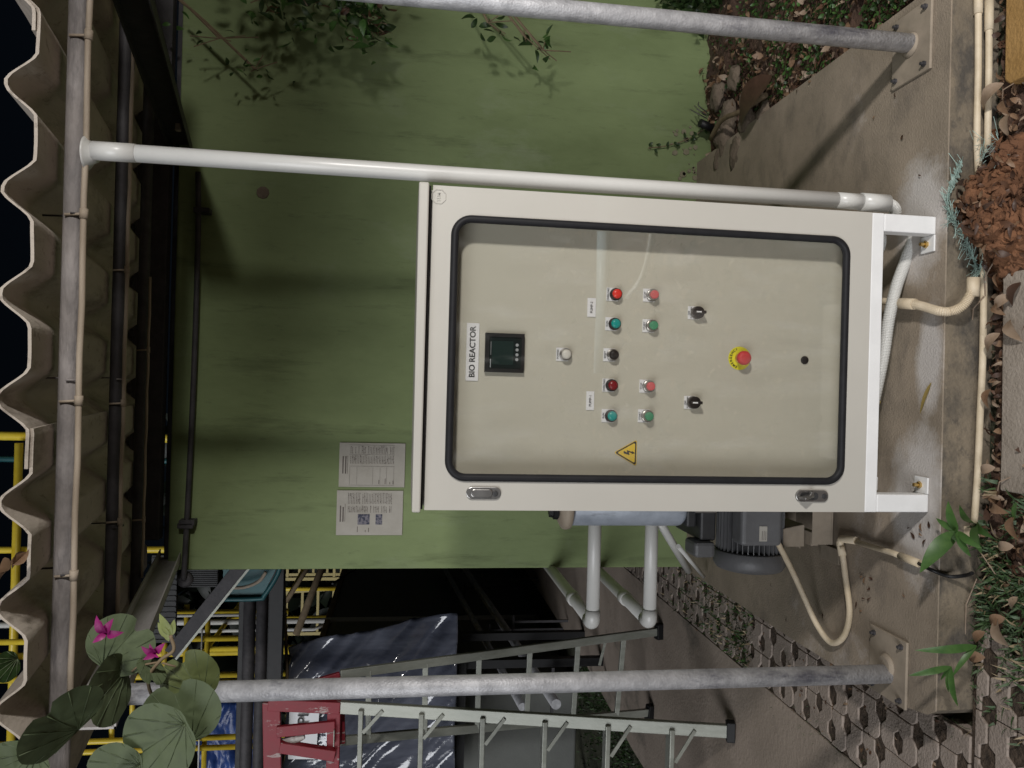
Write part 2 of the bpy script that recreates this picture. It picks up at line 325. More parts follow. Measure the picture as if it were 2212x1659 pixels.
# slab (a raised concrete pad) with a chipped front lip
mb = MB(); mb.prismz([(-.84, 1.868), (-.3, 1.872), (.35, 1.877), (1.135, 1.883), (1.135, 3.75), (-.905, 3.75), (-.9, 2.6), (-.885, 2.02), (-.862, 1.9)], -.004, 0)
mb2 = MB(); mb2.prismz([(-.838, 1.87), (-.3, 1.874), (.35, 1.879), (1.133, 1.885), (1.133, 3.748), (-.903, 3.748), (-.898, 2.6), (-.883, 2.02), (-.86, 1.9)], -.145, -.004)
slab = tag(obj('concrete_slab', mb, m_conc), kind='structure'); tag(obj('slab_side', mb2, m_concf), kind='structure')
# narrow mortar lip along the top front edge
# concrete path on the left
mb = MB(); mb.prismz([(-2.32, 1.0), (-1.25, 1.0), (-1.235, 3.0), (-1.235, 4.4), (-1.25, 14), (-2.3, 14), (-2.26, 6.2), (-2.34, 4.8)], -.15, -.098)
tag(obj('path', mb, m_path), kind='structure')
# turf paving: wavy strips with planting holes between them
def paving(name, x0, x1, y0, y1):
    mb = MB(); p = .09; per = .125; k0 = int(math.floor(y0/p)); k1 = int(math.ceil(y1/p)); zt = -.098
    def gap(k, x):
        ph = ((x+(k % 2)*per/2) % per)/per
        t = max(0, min(1, (.5-abs(ph-.5))/.5)); t = max(0, min(1, (t-.42)/.2)); return .0022+.023*t*t*(3-2*t)
    for k in range(k0, k1):
        n = int((x1-x0)/.0125); lo = []; hi = []
        wob = .003*math.sin(k*2.3); dz = .002*math.sin(k*1.7)
        for i in range(n+1):
            x = x0+(x1-x0)*i/n; off = .012*math.sin(2*PI*x/per*1+(k % 2)*PI)*0
            lo.append((x, max(y0, min(y1, k*p+gap(k, x)+wob)), 0)); hi.append((x, max(y0, min(y1, (k+1)*p-gap(k+1, x)+wob)), 0))
        seg = 10
        for a in range(0, n, seg):                  # each moulded block along the strip
            b = min(n, a+seg); tz = zt+dz+.0015*math.sin(a*3.1+k)
            L = lo[a:b+1]; Hh = hi[a:b+1]; L = [(x+(.0015 if i == 0 else -.0015 if i == len(L)-1 else 0), y, tz) for i, (x, y, z) in enumerate(L)]
            Hh = [(L[i][0], y, tz) for i, (x, y, z) in enumerate(Hh)]; m_ = len(L)
            if max(h[1]-l[1] for h, l in zip(Hh, L)) < .01: continue
            vs = L+Hh+[(x, y, -.149) for x, y, z in L]+[(x, y, -.149) for x, y, z in Hh]; fs = []
            for i in range(m_-1):
                fs += [(i, i+1, m_+i+1, m_+i), (i, 2*m_+i, 2*m_+i+1, i+1), (m_+i, m_+i+1, 3*m_+i+1, 3*m_+i)]
            fs += [(0, m_, 3*m_, 2*m_), (m_-1, 3*m_-1, 4*m_-1, 2*m_-1)]; mb.add(vs, fs)
    return tag(obj(name, mb, m_paver, bevel=.003, seg=2), kind='structure')
m_bed = M('paving_fill', (.03, .021, .015), .95, scale=40, bump=.9, bscale=90, col2=(.12, .085, .06), detail=12)
def bedz(x, y): return -.1035+.002*nz(x, y, 1, 12)+.003*nz(x, y, 2, 50)
tag(obj('paving_bed', heightfield(-1.232, -.9, 1.86, 5.6, .02, bedz), m_bed, smooth=True), kind='structure')
tag(obj('paving_bed_front', heightfield(-1.45, -.6, 1.1, 1.86, .02, bedz), m_bed, smooth=True), kind='structure')
paving('turf_paving', -1.232, -.905, 1.86, 5.6)
paving('turf_paving_front', -1.45, -.6, 1.1, 1.845)

# green wall
mb = MB(); mb.box(-.895, 3.4, 3.7, 3.86, -.15, 2.475)
wall = tag(obj('green_wall', mb, m_green, bevel=.006), 'green painted wall with dark streaks behind the control cabinet', 'wall')
# dirt tape along the wall base and a bare patch
mb = MB()
for i in range(34):
    x = 1.0+.32*R_.random(); z = .01+.13*R_.random()**1.5; r = .003+.014*R_.random()**2
    mb.prism([(x+r*math.cos(a*PI/3)*(1+.4*R_.random()), z+r*math.sin(a*PI/3)*(1+.4*R_.random())) for a in range(6)], 3.694, 3.699)
obj('bare_patches', mb, M('bare_plaster', (.17, .16, .1), .9, scale=20, col2=(.23, .2, .14)), wall)
mb = MB(); p0 = aY(567, 415, 3.69); mb.lathe((p0.x, 3.7, p0.z), (0, -1, 0), [(0, .03), (.005, .028), (.006, .012), (.004, .009)], 9)
obj('wall_anchor', mb, m_stone, wall)

# ================================================================== SHED
def post(x, y, zt, label):
    t = thing('steel_post', (x, y, 0), label, 'post', 'galvanised posts of the shed')
    mb = MB(); mb.tube([(x, y, .008), (x, y, zt)], .0265, 24); obj('pole', mb, m_galv, t, smooth=True)
    return t
tR = post(1.007, 2.03, 2.19, 'galvanised post on a bolted plate at the right front corner of the slab')
tL = post(-.812, 2.06, 2.165, 'galvanised post at the left front corner of the slab beside the paving')
def plate(t, x, y, rot, w, d_):
    mb = MB(); poly = []
    for sx, sy in ((-1, -1), (-.35, -1), (.35, -1), (1, -1), (1, 1), (-1, 1)): poly.append((x+sx*w/2*math.cos(rot)-sy*d_/2*math.sin(rot), y+sx*w/2*math.sin(rot)+sy*d_/2*math.cos(rot)))
    mb.prismz(poly, .001, .009); b = obj('base_plate', mb, m_tan, t, bevel=.002)
    for sx, sy in ((-.8, -.75), (.8, -.75), (-.8, .75), (.8, .75)):
        bx = x+sx*w/2*math.cos(rot)-sy*d_/2*math.sin(rot); by = y+sx*w/2*math.sin(rot)+sy*d_/2*math.cos(rot)
        k = MB(); k.lathe((bx, by, .009), (0, 0, 1), [(0, .0085), (.006, .0085), (.0065, .005), (.014, .005)], 6); obj('anchor_bolt', k, m_dark, b)
    k = MB(); k.lathe((x, y, .009), (0, 0, 1), [(0, .036), (.004, .034), (.012, .027)], 20); obj('weld_collar', k, m_tan, t, smooth=True)
plate(tR, 1.005, 2.035, 0, .2, .17); plate(tL, -.79, 2.065, 0, .19, .17)
def slope(Y): return 2.255+.19*(Y-2.05)     # top of the rafters
# rafters: C channels
def rafter(x, y0, y1, label, s=1, mt=None):
    t = thing('roof_rafter', (x, y0, slope(y0)-.1), label, 'rafter', 'rafters of the shed roof')
    mb = MB(); d0 = .1
    for a, b in ((0, -.005), (-d0+.005, -d0)):
        mb.add([(x, y0, slope(y0)-.05+a), (x+s*.045, y0, slope(y0)-.05+a), (x, y1, slope(y1)-.05+a), (x+s*.045, y1, slope(y1)-.05+a),
                (x, y0, slope(y0)-.05+b), (x+s*.045, y0, slope(y0)-.05+b), (x, y1, slope(y1)-.05+b), (x+s*.045, y1, slope(y1)-.05+b)],
               [(0, 1, 3, 2), (4, 6, 7, 5), (0, 4, 5, 1), (2, 3, 7, 6), (0, 2, 6, 4), (1, 5, 7, 3)])
    obj('flange', mb, mt or m_raft, t)
    mb = MB(); x2 = x+s*.006
    mb.add([(x, y0, slope(y0)-.05), (x2, y0, slope(y0)-.05), (x, y1, slope(y1)-.05), (x2, y1, slope(y1)-.05), (x, y0, slope(y0)-.15), (x2, y0, slope(y0)-.15), (x, y1, slope(y1)-.15), (x2, y1, slope(y1)-.15)],
           [(0, 1, 3, 2), (4, 6, 7, 5), (0, 4, 5, 1), (2, 3, 7, 6), (0, 2, 6, 4), (1, 5, 7, 3)])
    obj('web', mb, mt or m_raft, t); return t
rafter(-.86, 1.97, 3.78, 'weathered steel channel rafter on the left running back from the left post', 1)
rafter(1.06, 1.97, 3.9, 'dark steel channel rafter on the right running back from the right post', -1, m_dark)
# purlins
for nm, Y, r, m, x0, x1, lab in (('front_beam', 2.05, .0245, m_galv2, -1.18, 1.5, 'blotchy weathered pipe beam along the front edge of the roof'),
                                 ('purlin_pipe', 2.78, .022, m_dark, -1.12, 1.5, 'dark pipe purlin in the middle of the roof underside'),
                                 ('purlin_pipe', 3.38, .022, m_dark, -1.12, 1.5, 'dark pipe purlin nearest the green wall')):
    z = slope(Y)+(-.006 if Y < 2.1 else 0); mb = MB(); mb.tube([(x0+(x1-x0)*i/24, Y, z+.0007*nz(i*.4, Y, 0, 1)) for i in range(25)], r, 22)
    o = obj(nm, mb, m, smooth=True, loc=(0, Y, z)); tag(o, lab, 'roof beam', 'pipe beams under the roof')
# channel beam over the wall
mb = MB(); mb.box(-.75, 2.6, 3.66, 3.72, 2.505, 2.6)
tag(obj('wall_beam', mb, m_dark, bevel=.003), 'dark steel channel beam lying just above the green wall', 'roof beam')
mb = MB(); mb.box(-.75, 2.6, 3.6, 3.653, 2.597, 2.62); mb.box(-.88, 2.6, 3.74, 3.84, 2.476, 2.504)
tag(obj('eave_batten', mb, m_dark), 'dark batten strip above the channel beam over the wall', 'batten')
# conduits along beams with clips
def conduit(name, Y, z, x0, x1, r, label, clips):
    t = thing(name, (x0, Y, z), label, 'conduit', 'dusty conduits clipped under the roof beams')
    mb = MB(); mb.tube([(x0+(x1-x0)*i/16, Y, z+.0015*math.sin(i*2.1)) for i in range(17)], r, 12); obj('conduit_pipe', mb, m_dirtypvc, t, smooth=True)
    for cxp in clips:
        mb = MB(); mb.tube([(cxp-.012, Y, z), (cxp+.012, Y, z)], r*1.35, 12); mb.bar((cxp, Y+.0, z-.004), (cxp-.004, Y, z+.045), .004, .006); obj('clip', mb, m_dirtypvc, t, smooth=True)
conduit('roof_conduit', 2.022, slope(2.05)-.04, -.86, 1.2, .0075, 'dusty pale conduit along the underside of the front roof beam', [.83, .39, -.07, -.5])
conduit('roof_conduit', 2.75, slope(2.78)-.034, -.84, 1.3, .0065, 'thin dusty conduit along the middle pipe purlin', [.35, -.1, -.5])
conduit('roof_conduit', 3.345, slope(3.38)-.036, -.84, .4, .005, 'thin dusty conduit along the rear pipe purlin', [.1, -.6])
# hook bolts
for i, (X, Y) in enumerate(((.39, 2.05), (-.02, 2.05), (-.5, 2.05), (-.02, 2.78), (-.52, 2.78))):
    mb = MB(); z = slope(Y); mb.tube(smoothpath([(X, Y-.032, z-.01), (X, Y-.02, z-.03), (X, Y+.012, z-.03), (X+.004, Y+.03, z), (X+.002, Y+.03, z+.08)], 5), .0026, 8)
    tag(obj('hook_bolt', mb, m_galv2 if i % 2 else m_dark, smooth=True, loc=(X, Y, z)), ('hook bolt on the front roof beam, just left of the riser conduit', 'hook bolt on the front roof beam above the cabinet middle', 'hook bolt on the front roof beam nearest the left post', 'hook bolt on the middle pipe purlin above the cabinet', 'hook bolt on the middle pipe purlin farther left')[i], 'bolt', 'hook bolts of the roof')
# small white brackets on the right
for i, (px, py, Y, h) in enumerate(((330, 50, 2.7, .05), (385, 270, 3.4, .055))):
    p = aY(px, py, Y); mb = MB(); mb.box(p.x-.035*(1 if i == 0 else .75), p.x+.035*(1 if i == 0 else .75), Y-.012, Y+.012, p.z-.011, p.z+.011)
    tag(obj('cable_bracket', mb, m_dirtypvc, bevel=.004, loc=p), ('pale block bracket under the right rafter, nearer the front', 'small pale block bracket where the right rafter meets the wall')[i], 'bracket')
# roof sheet
ROOF_PH = .065
def roofz(x, y, off=0):
    per = .2352; ph = ((x+ROOF_PH+off) % per)/per; t = abs(ph-.5)*2          # 0 in valley centre .. 1 on the crest
    t = max(0, min(1, (t-.42)/.5)); t = .45*t*t*(3-2*t)+.55*t; return slope(y)+.0255+.064*t
def sheet(name, x0, x1, y0, y1, lift, label, seed):
    mb = MB(); nx = int((x1-x0)/.0125); ny = 26; vs = []; fs = []
    for s_ in (0, 1):
        for j in range(ny+1):
            y = y0+(y1-y0)*j/ny
            for i in range(nx+1):
                x = x0+(x1-x0)*i/nx
                yy = y+(.006*nz(x, seed, 0, 7) if j == 0 else 0)
                vs.append((x, yy, roofz(x, y)+lift+.002*nz(x, y, seed, 12)+s_*.0075))
    K = (nx+1)*(ny+1)
    for j in range(ny):
        for i in range(nx):
            a = j*(nx+1)+i; fs.append((a, a+nx+1, a+nx+2, a+1)); fs.append((a+K, a+1+K, a+nx+2+K, a+nx+1+K))
    for i in range(nx):
        fs.append((i, i+1, i+1+K, i+K)); a = ny*(nx+1)+i; fs.append((a, a+K, a+1+K, a+1))
    for j in range(ny):
        a = j*(nx+1); b = a+nx+1; fs.append((a, a+K, b+K, b)); a += nx; b += nx; fs.append((a, b, b+K, a+K))
    mb.add(vs, fs); return tag(obj(name, mb, m_roof, smooth=False), label, 'roof sheet', 'corrugated sheets of the shed roof')
s1 = sheet('roof_sheet', -1.2, -.13, 1.865, 3.95, 0, 'corrugated fibre cement roof sheet over the left half of the shed', 1)
s2 = sheet('roof_sheet', -.22, .85, 1.855, 3.95, .0085, 'corrugated fibre cement roof sheet over the cabinet in the middle of the shed', 2)
s3 = sheet('roof_sheet', .76, 1.85, 1.85, 3.95, .017, 'corrugated fibre cement roof sheet at the right end of the shed', 3)
for o in (s1, s2, s3):
    for p in o.data.polygons: p.use_smooth = True
    e = o.modifiers.new('edge', 'EDGE_SPLIT'); e.split_angle = math.radians(50)

# pipe along the top of the wall with clamps
t = thing('wall_pipe', (0, 3.66, 2.37), 'dark slack pipe clamped along the top of the green wall', 'pipe')
mb = MB(); mb.tube(smoothpath([aY(428, 372, 3.66), aY(428, 500, 3.66), aY(420, 770, 3.66), aY(410, 1000, 3.66), aY(398, 1228, 3.66), aY(397, 1245, 3.68)], 6), .0125, 12); obj('pipe_run', mb, m_dark, t, smooth=True)
for px, py in ((437, 455), (405, 1128), (402, 1135)):
    p = aY(px, py, 3.66); mb = MB(); mb.box(p.x-.012, p.x+.012, 3.64, 3.70, p.z-.034, p.z+.034); obj('pipe_clamp', mb, m_dark, t, bevel=.003)
p = aY(400, 1252, 3.7); mb = MB(); mb.lathe(p, (0, -1, 0), [(-.01, .035), (.01, .035), (.018, .02)], 16); obj('end_plug', mb, m_dark, t, smooth=True)

# laminated papers
def paper(px0, px1, py0, py1, label, photos):
    a = aY(px0, py0, 3.69); b = aY(px1, py1, 3.69); x1, z1, x0, z0 = a.x, a.z, b.x, b.z
    t = thing('notice_sheet', ((x0+x1)/2, 3.695, z0), label, 'notice', 'laminated sheets pasted on the wall')
    mb = MB(); mb.box(x0, x1, 3.693, 3.698, z0, z1); obj('sheet', mb, m_paper, t, bevel=.001)
    W = x1-x0; Hh = z1-z0; mb = MB(); r = random.Random(int(px0*7+py0))
    def q(u0, v0, u1, v1, m=0): mb.box(x0+u0*W, x0+u1*W, 3.6915, 3.6925, z0+(1-v1)*Hh, z0+(1-v0)*Hh, m)
    for k in range(30):
        v = .17+k*.024
        if v > .84: break
        for c0, c1 in ((.52, .72), (.75, .93)) if not photos else ((.5, .66), (.69, .95)):
            if r.random() < .9:
                u = c0+.01
                while u < c1-.02:
                    l = .01+.035*r.random(); q(u, v, min(u+l, c1), v+.006+.006*(r.random() < .2)); u += l+.008
        if r.random() < .3: q(.07, v, .07+.1*r.random()+.04, v+.009)
    if not photos:
        for v in (.16, .27, .51, .62, .72, .83): q(.06, v, .45, v+.003)
        for u in (.04, .47, .735, .95): q(u, .15, u+.003, .84)
    for v in (.05, .09): q(.3, v, .62+.1*r.random(), v+.018)
    q(.3, .125, .7, .13); obj('faded_text', mb, m_ink, t)
    if photos:
        mb = MB(); mb.box(x0+.24*W, x0+.47*W, 3.691, 3.6925, z0+.5*Hh, z0+.68*Hh); obj('faded_photo', mb, m_photo, t); mb = MB(); mb.box(x0+.24*W, x0+.47*W, 3.691, 3.6925, z0+.31*Hh, z0+.41*Hh); obj('faded_photo', mb, m_photo, t)
paper(733.7, 873.5, 956, 1053, 'faded typed sheet pasted on the green wall, right one nearer the cabinet', False)
paper(728, 868.6, 1059.2, 1156.4, 'faded typed sheet with two small dark pictures, left one on the green wall', True)

# ================================================================== CABINET
X0, X1, Z0, Z1, YF = -.318, .487, .19, 1.368, 1.914
cab = thing('control_cabinet', (.085, 2.07, Z0), 'tall beige electrical control cabinet with a glazed door on a white stand', 'cabinet')
mb = MB(); wv = .012
mb.box(X0+.008, X1-.008, YF+.32, YF+.324, Z0, Z1); mb.box(X0+.008, X0+.011, YF+.02, YF+.32, Z0, Z1); mb.box(X1-.011, X1-.008, YF+.02, YF+.32, Z0, Z1)
mb.box(X0+.011, X1-.011, YF+.02, YF+.32, Z1-.003, Z1-.0005); mb.box(X0+.011, X1-.011, YF+.02, YF+.32, Z0+.0005, Z0+.003)
obj('cabinet_body', mb, m_beige, cab)
mb = MB(); mb.prism([(X0-.002, 1.375), (X0-.002, 1.396), (X1, 1.4), (X1, 1.375)], YF-.028, YF+.33)
obj('rain_hood', mb, m_beige, cab, bevel=.004)
mb = MB(); mb.box(X0+.003, X1-.003, YF-.004, YF+.31, 1.3695, 1.3745); obj('hood_gap_shade', mb, m_void, cab)  # dark strip stands for the shade in the gap below the hood
GX0, GX1, GZ0, GZ1 = -.236, .408, .262, 1.308
inner = rrect(GX0, GX1, GZ0, GZ1, .042)
door = obj('door', frame(X0, X1, Z0, Z1-.003, inner, YF, YF+.016), m_beige, cab, bevel=.0025)
pts = [(a, YF-.001, b) for a, b in rrect(GX0, GX1, GZ0, GZ1, .042, 10)]
mb = MB(); mb.tube(pts, .0098, 14, closed=True); obj('window_gasket', mb, m_rub, door, smooth=True)
mb = MB(); mb.prism(rrect(GX0-.004, GX1+.004, GZ0-.004, GZ1+.004, .042), YF+.003, YF+.006); obj('window_pane', mb, m_glass, door)
YP = YF+.062
mb = MB(); mb.box(X0+.014, X1-.014, YP, YP+.002, Z0+.006, Z1-.01); plt = obj('inner_panel', mb, m_plate, cab)
# maker's mark embossed on the door corner
c0 = aY(948, 425, YF); mb = MB()
oc = [(c0.x+.0185*math.cos(PI/8+i*PI/4), c0.z+.0185*math.sin(PI/8+i*PI/4)) for i in range(8)]
mb.tube([(a, YF-.0006, b) for a, b in oc], .0012, 6, closed=True)
em = obj('embossed_emblem', mb, m_beige, door)
text('emblem_lettering', 'TEM', .0125, m_beige, em, (c0.x-.001, YF-.0008, c0.z), .0007, bold=.0003)
# hinge-side edge return of door
mb = MB(); mb.box(X1-.0035, X1+.0005, YF+.004, YF+.02, Z0, Z1-.004)
# handles
def handle(px0, px1, py0, py1, label, open_):
    a = aY(px0, py0, YF); b = aY(px1, py1, YF); xc = (a.x+b.x)/2; z1 = a.z; z0 = b.z; r = abs(a.x-b.x)/2
    mb = MB(); mb.prism(rrect(xc-r, xc+r, z0, z1, r*.98, 8), YF-.006, YF+.001); h = obj('door_handle', mb, m_chrome, door, bevel=.002)
    if label: h['label'] = label
    if not open_:
        mb = MB(); mb.prism(rrect(xc-r*.68, xc+r*.68, z0+.022, z1-.012, r*.6, 8), YF-.0105, YF-.006); obj('paddle', mb, m_chrome, h, bevel=.002)
        mb = MB(); mb.lathe((xc-.001, YF-.006, z0+.015), (0, -1, 0), [(0, .007), (.003, .007), (.0035, .004)], 16); obj('key_cylinder', mb, m_mdark, h)
    else:
        mb = MB(); mb.prism(rrect(xc-r*.62, xc+r*.62, z0+.03, z1-.012, r*.5, 8), YF-.007, YF-.005); obj('handle_recess', mb, m_mdark, h)
        mb = MB(); zc = z1-.03; mb.bar((xc+.002, YF-.008, zc-.012), (xc-.004, YF-.026, zc+.022), .02, .008, (1, 0, 0)); mb.bar((xc-.003, YF-.01, zc-.006), (xc+.014, YF-.02, zc-.008), .008, .01, (0, 0, 1)); obj('raised_lever', mb, m_chrome, h, bevel=.002)
        mb = MB(); mb.lathe((xc, YF-.006, z0+.013), (0, -1, 0), [(0, .007), (.003, .007), (.0035, .004)], 6); obj('key_cylinder', mb, m_mdark, h)
handle(1006.8, 1081.6, 1051, 1078, 'closed upper chrome handle', False)
handle(1717.5, 1787, 1058, 1083.7, 'lower chrome handle with its lever raised', True)

# --- panel components (children of the inner panel)
def base(px, py, off): p = aY(px, py, YP-off); return Vector((p.x, YP, p.z))
def legend(c, lines, nm='legend_plate'):
    mb = MB(); mb.box(c.x-.0175, c.x+.0175, YP-.003, YP-.0003, c.z-.008, c.z+.024); return mb
def pbutton(kind, px, py, lens, txt, nm, lab=None):
    off = .026 if kind == 'lamp' else .036 if kind in ('boot',) else .03
    c = base(px, py, off)
    mb = MB(); R1 = .0142
    if kind in ('lamp', 'power', 'reset'):
        mb.lathe((c.x, YP-.003, c.z), (0, -1, 0), [(0, R1+.002), (.008, R1+.002), (.009, R1), (.017, R1), (.0175, R1-.003)], 28)
        b = obj(nm, mb, m_blk if kind == 'lamp' else m_chrome, plt, smooth=False, bevel=.0005)
        k = MB(); k.lathe((c.x, YP-.02, c.z), (0, -1, 0), [(-.003, R1-.001), (.001, R1-.0015), (.0045, R1-.003), (.006, R1-.008), (.0062, .0005)], 28); obj('lens_cap', k, lens, b, smooth=True)
    elif kind == 'boot':
        mb.lathe((c.x, YP-.003, c.z), (0, -1, 0), [(0, R1+.0025), (.010, R1+.002), (.011, R1), (.016, R1-.002)], 28); b = obj(nm, mb, m_chrome, plt)
        k = MB(); k.lathe((c.x, YP-.019, c.z), (0, -1, 0), [(0, .0115), (.008, .0115), (.0095, .010), (.0096, .0004)], 24); obj('button_cap', k, lens, b, smooth=False, bevel=.0006)
        k = MB(); k.lathe((c.x, YP-.006, c.z), (0, -1, 0), [(0, R1+.0035), (.01, R1+.0025), (.021, R1+.001), (.027, R1-.001), (.0275, .0004)], 28); obj('clear_boot', k, m_boot, b, smooth=True)
    elif kind == 'select':
        mb.lathe((c.x, YP-.003, c.z), (0, -1, 0), [(0, R1+.003), (.005, R1+.003), (.007, R1+.001), (.0095, R1-.004)], 28); b = obj(nm, mb, m_chrome, plt)
        k = MB(); k.lathe((c.x, YP-.0125, c.z), (0, -1, 0), [(0, .0165), (.008, .0162), (.009, .015), (.0092, .0004)], 24)
        k.box(c.x-.004, c.x+.004, YP-.036, YP-.0215, c.z-.015, c.z+.0135); kn = obj('knob', k, m_blk, b, bevel=.001)
        k = MB(); k.box(c.x-.0018, c.x+.0018, YP-.0375, YP-.0362, c.z-.001, c.z+.0128); obj('pointer', k, m_lab, kn)
    if lab: b['label'] = lab
    lg = obj('legend_plate', legend(c, txt), m_lab, b, bevel=.0008)
    if kind == 'select':
        text('legend_text', 'OFF', .0072, m_txt, lg, (c.x-.001, YP-.0036, c.z+.0208), .0004, sx=.9); text('legend_text', 'AUTO  MAN', .0062, m_txt, lg, (c.x, YP-.0036, c.z+.0152), .0004, sx=.88)
    else:
        text('legend_text', txt, .0072, m_txt, lg, (c.x, YP-.0036, c.z+.0195), .0004, sx=.85 if len(txt) > 6 else 1)
    return b
pbutton('power', 1225.6, 764.8, m_wlens, 'POWER', 'power_lamp')
pbutton('lamp', 1334.6, 633.9, m_redlamp, 'OVERLOAD', 'indicator_lamp', 'bright red overload lamp of pump 2'); pbutton('lamp', 1332, 698.5, m_teall, 'RUN', 'indicator_lamp', 'teal run lamp of pump 2')
pbutton('reset', 1328.6, 765.9, m_blk, 'RESET', 'reset_button')
pbutton('lamp', 1325.6, 832.4, m_dred, 'OVERLOAD', 'indicator_lamp', 'dark red overload lamp of pump 1'); pbutton('lamp', 1324, 899, m_teall, 'RUN', 'indicator_lamp', 'teal run lamp of pump 1')
pbutton('boot', 1417, 635, m_rbut, 'STOP', 'push_button', 'red stop button of pump 2'); pbutton('boot', 1415.6, 702, m_gbut, 'START', 'push_button', 'green start button of pump 2')
pbutton('boot', 1409, 834.6, m_rbut, 'STOP', 'push_button', 'red stop button of pump 1'); pbutton('boot', 1405.6, 899.8, m_gbut, 'START', 'push_button', 'green start button of pump 1')
pbutton('select', 1513, 674, m_blk, '', 'selector_switch'); pbutton('select', 1504.8, 870, m_blk, '', 'selector_switch')
def nameplate(px0, px1, py0, py1, s, size, nm):
    a = aY(px0, py0, YP); b = aY(px1, py1, YP); mb = MB(); mb.box(b.x, a.x, YP-.003, YP-.0004, b.z, a.z); o = obj(nm, mb, m_lab, plt, bevel=.0008)
    text('lettering', s, size, m_txt, o, ((a.x+b.x)/2, YP-.0036, (a.z+b.z)/2), .0004, bold=.0004 if size > .015 else 0); return o
nameplate(1008.7, 1032.6, 697.4, 823, 'BIO REACTOR', .0205, 'title_plate')
nameplate(1269, 1286, 643.5, 685, 'PUMP-2', .0092, 'pump_plate'); nameplate(1266.5, 1282.5, 844.9, 886, 'PUMP-1', .0092, 'pump_plate')
a = aY(1049, 718.5, YP-.012); b = aY(1131, 805.8, YP-.012)
mb = frame(b.x, a.x, b.z, a.z, rrect(b.x+.0095, a.x-.0095, b.z+.007, a.z-.0105, .002, 2), YP-.014, YP-.0004); me_ = obj('panel_meter', mb, m_blk, plt, bevel=.0012)
mb = MB(); mb.box(b.x+.008, a.x-.008, YP-.010, YP-.001, b.z+.006, a.z-.008); sc_ = obj('meter_face', mb, m_glassdark, me_)
mb = MB(); mb.box(b.x+.02, a.x-.02, YP-.0112, YP-.0102, b.z+.028, a.z-.018); obj('meter_screen', mb, m_lcd, sc_)
mb = MB()
for i in range(4): mb.lathe((b.x+.034+i*.0125, YP-.0105, b.z+.0185), (0, -1, 0), [(0, .0042), (.0015, .004), (.0016, .0003)], 14)
obj('meter_keys', mb, m_dot, sc_)
mb = MB(); mb.box(b.x+.012, b.x+.034, YP-.0112, YP-.0102, a.z-.0155, a.z-.0135); mb.box(b.x+.044, a.x-.022, YP-.0112, YP-.0102, a.z-.0155, a.z-.0145); obj('meter_marks', mb, m_dot, sc_)
# warning triangle
a = aY(1374, 952.7, YP); b = aY(1329, 1003.3, YP); xm = (a.x+b.x)/2; zb = a.z; zt = b.z+.001
def tri(s_, y0, y1):
    cz_ = zb+(zt-zb)*.36; W = (a.x-b.x)/2
    out = []
    for (tx, tz) in ((-W, zb), (W, zb), (0, zt)):
        tx *= s_; tz = cz_+(tz-cz_)*s_
        for k in range(5):
            an = {0: 210, 1: 330, 2: 90}[[-W, W, 0].index(round(tx/s_, 9)) if False else (0 if tx < -1e-6 else 1 if tx > 1e-6 else 2)]+(k-2)*28
            rr = .0035*s_; ctr = (xm+tx*(1-.1), tz+(cz_-tz)*.1); out.append((ctr[0]+rr*math.cos(math.radians(an)), ctr[1]+rr*math.sin(math.radians(an))))
    m_ = MB(); m_.prism(out, y0, y1); return m_
ws = obj('warning_sticker', tri(1.03, YP-.0012, YP-.0002), m_yell, plt)
obj('sticker_border', tri(.96, YP-.0018, YP-.0013), m_txt, ws); obj('sticker_field', tri(.79, YP-.0024, YP-.0019), m_yell, ws)
zc = zb+(zt-zb)*.36; S_ = .001*(a.x-b.x)/.058
S_ *= 1.35
bolt = [(-1, 10), (3.5, 10), (.5, 3.2), (5, 4.6), (1.6, -6), (4, -5), (-.6, -11), (-2.4, -4.2), (-.6, -5.6), (1.4, .6), (-4, -1.2)]
mb = MB(); mb.prism([(xm+x*S_, zc+z*S_-.001) for x, z in bolt], YP-.003, YP-.0025); obj('bolt_symbol', mb, m_txt, ws)
# emergency stop
c = aY(1597.4, 774, YP-.001); mb = MB(); mb.lathe((c.x, YP-.0004, c.z), (0, -1, 0), [(0, .0315), (.0012, .0315), (.0013, .0004)], 40); es = obj('emergency_plate', mb, m_eyel, plt)
mb = MB(); mb.lathe((c.x, YP-.0018, c.z), (0, -1, 0), [(0, .014), (.006, .014), (.007, .0105), (.018, .0105)], 26); obj('stop_collar', mb, m_gold, es)
mb = MB(); mb.lathe((c.x, YP-.0185, c.z), (0, -1, 0), [(0, .011), (.004, .0165), (.008, .019), (.014, .019), (.019, .0165), (.021, .010), (.0215, .0004)], 34); obj('mushroom_button', mb, m_ered, es, smooth=True)
for i, ch in enumerate('EMERGENCY'):
    an = math.radians(158-i*17); rr = .025
    text('plate_lettering', ch, .0085, m_txt, es, (c.x+rr*math.cos(an), YP-.0021, c.z+rr*math.sin(an)), .0004, rot=Matrix.Rotation(PI/2, 4, 'X') @ Matrix.Rotation(an-PI/2, 4, 'Z'), bold=.0002)
c = aY(1738.7, 778, YP-.003); mb = MB(); mb.lathe((c.x, YP-.0003, c.z), (0, -1, 0), [(0, .011), (.003, .0108), (.004, .009), (.0042, .0003)], 24); obj('hole_plug', mb, m_blk, plt, smooth=True)

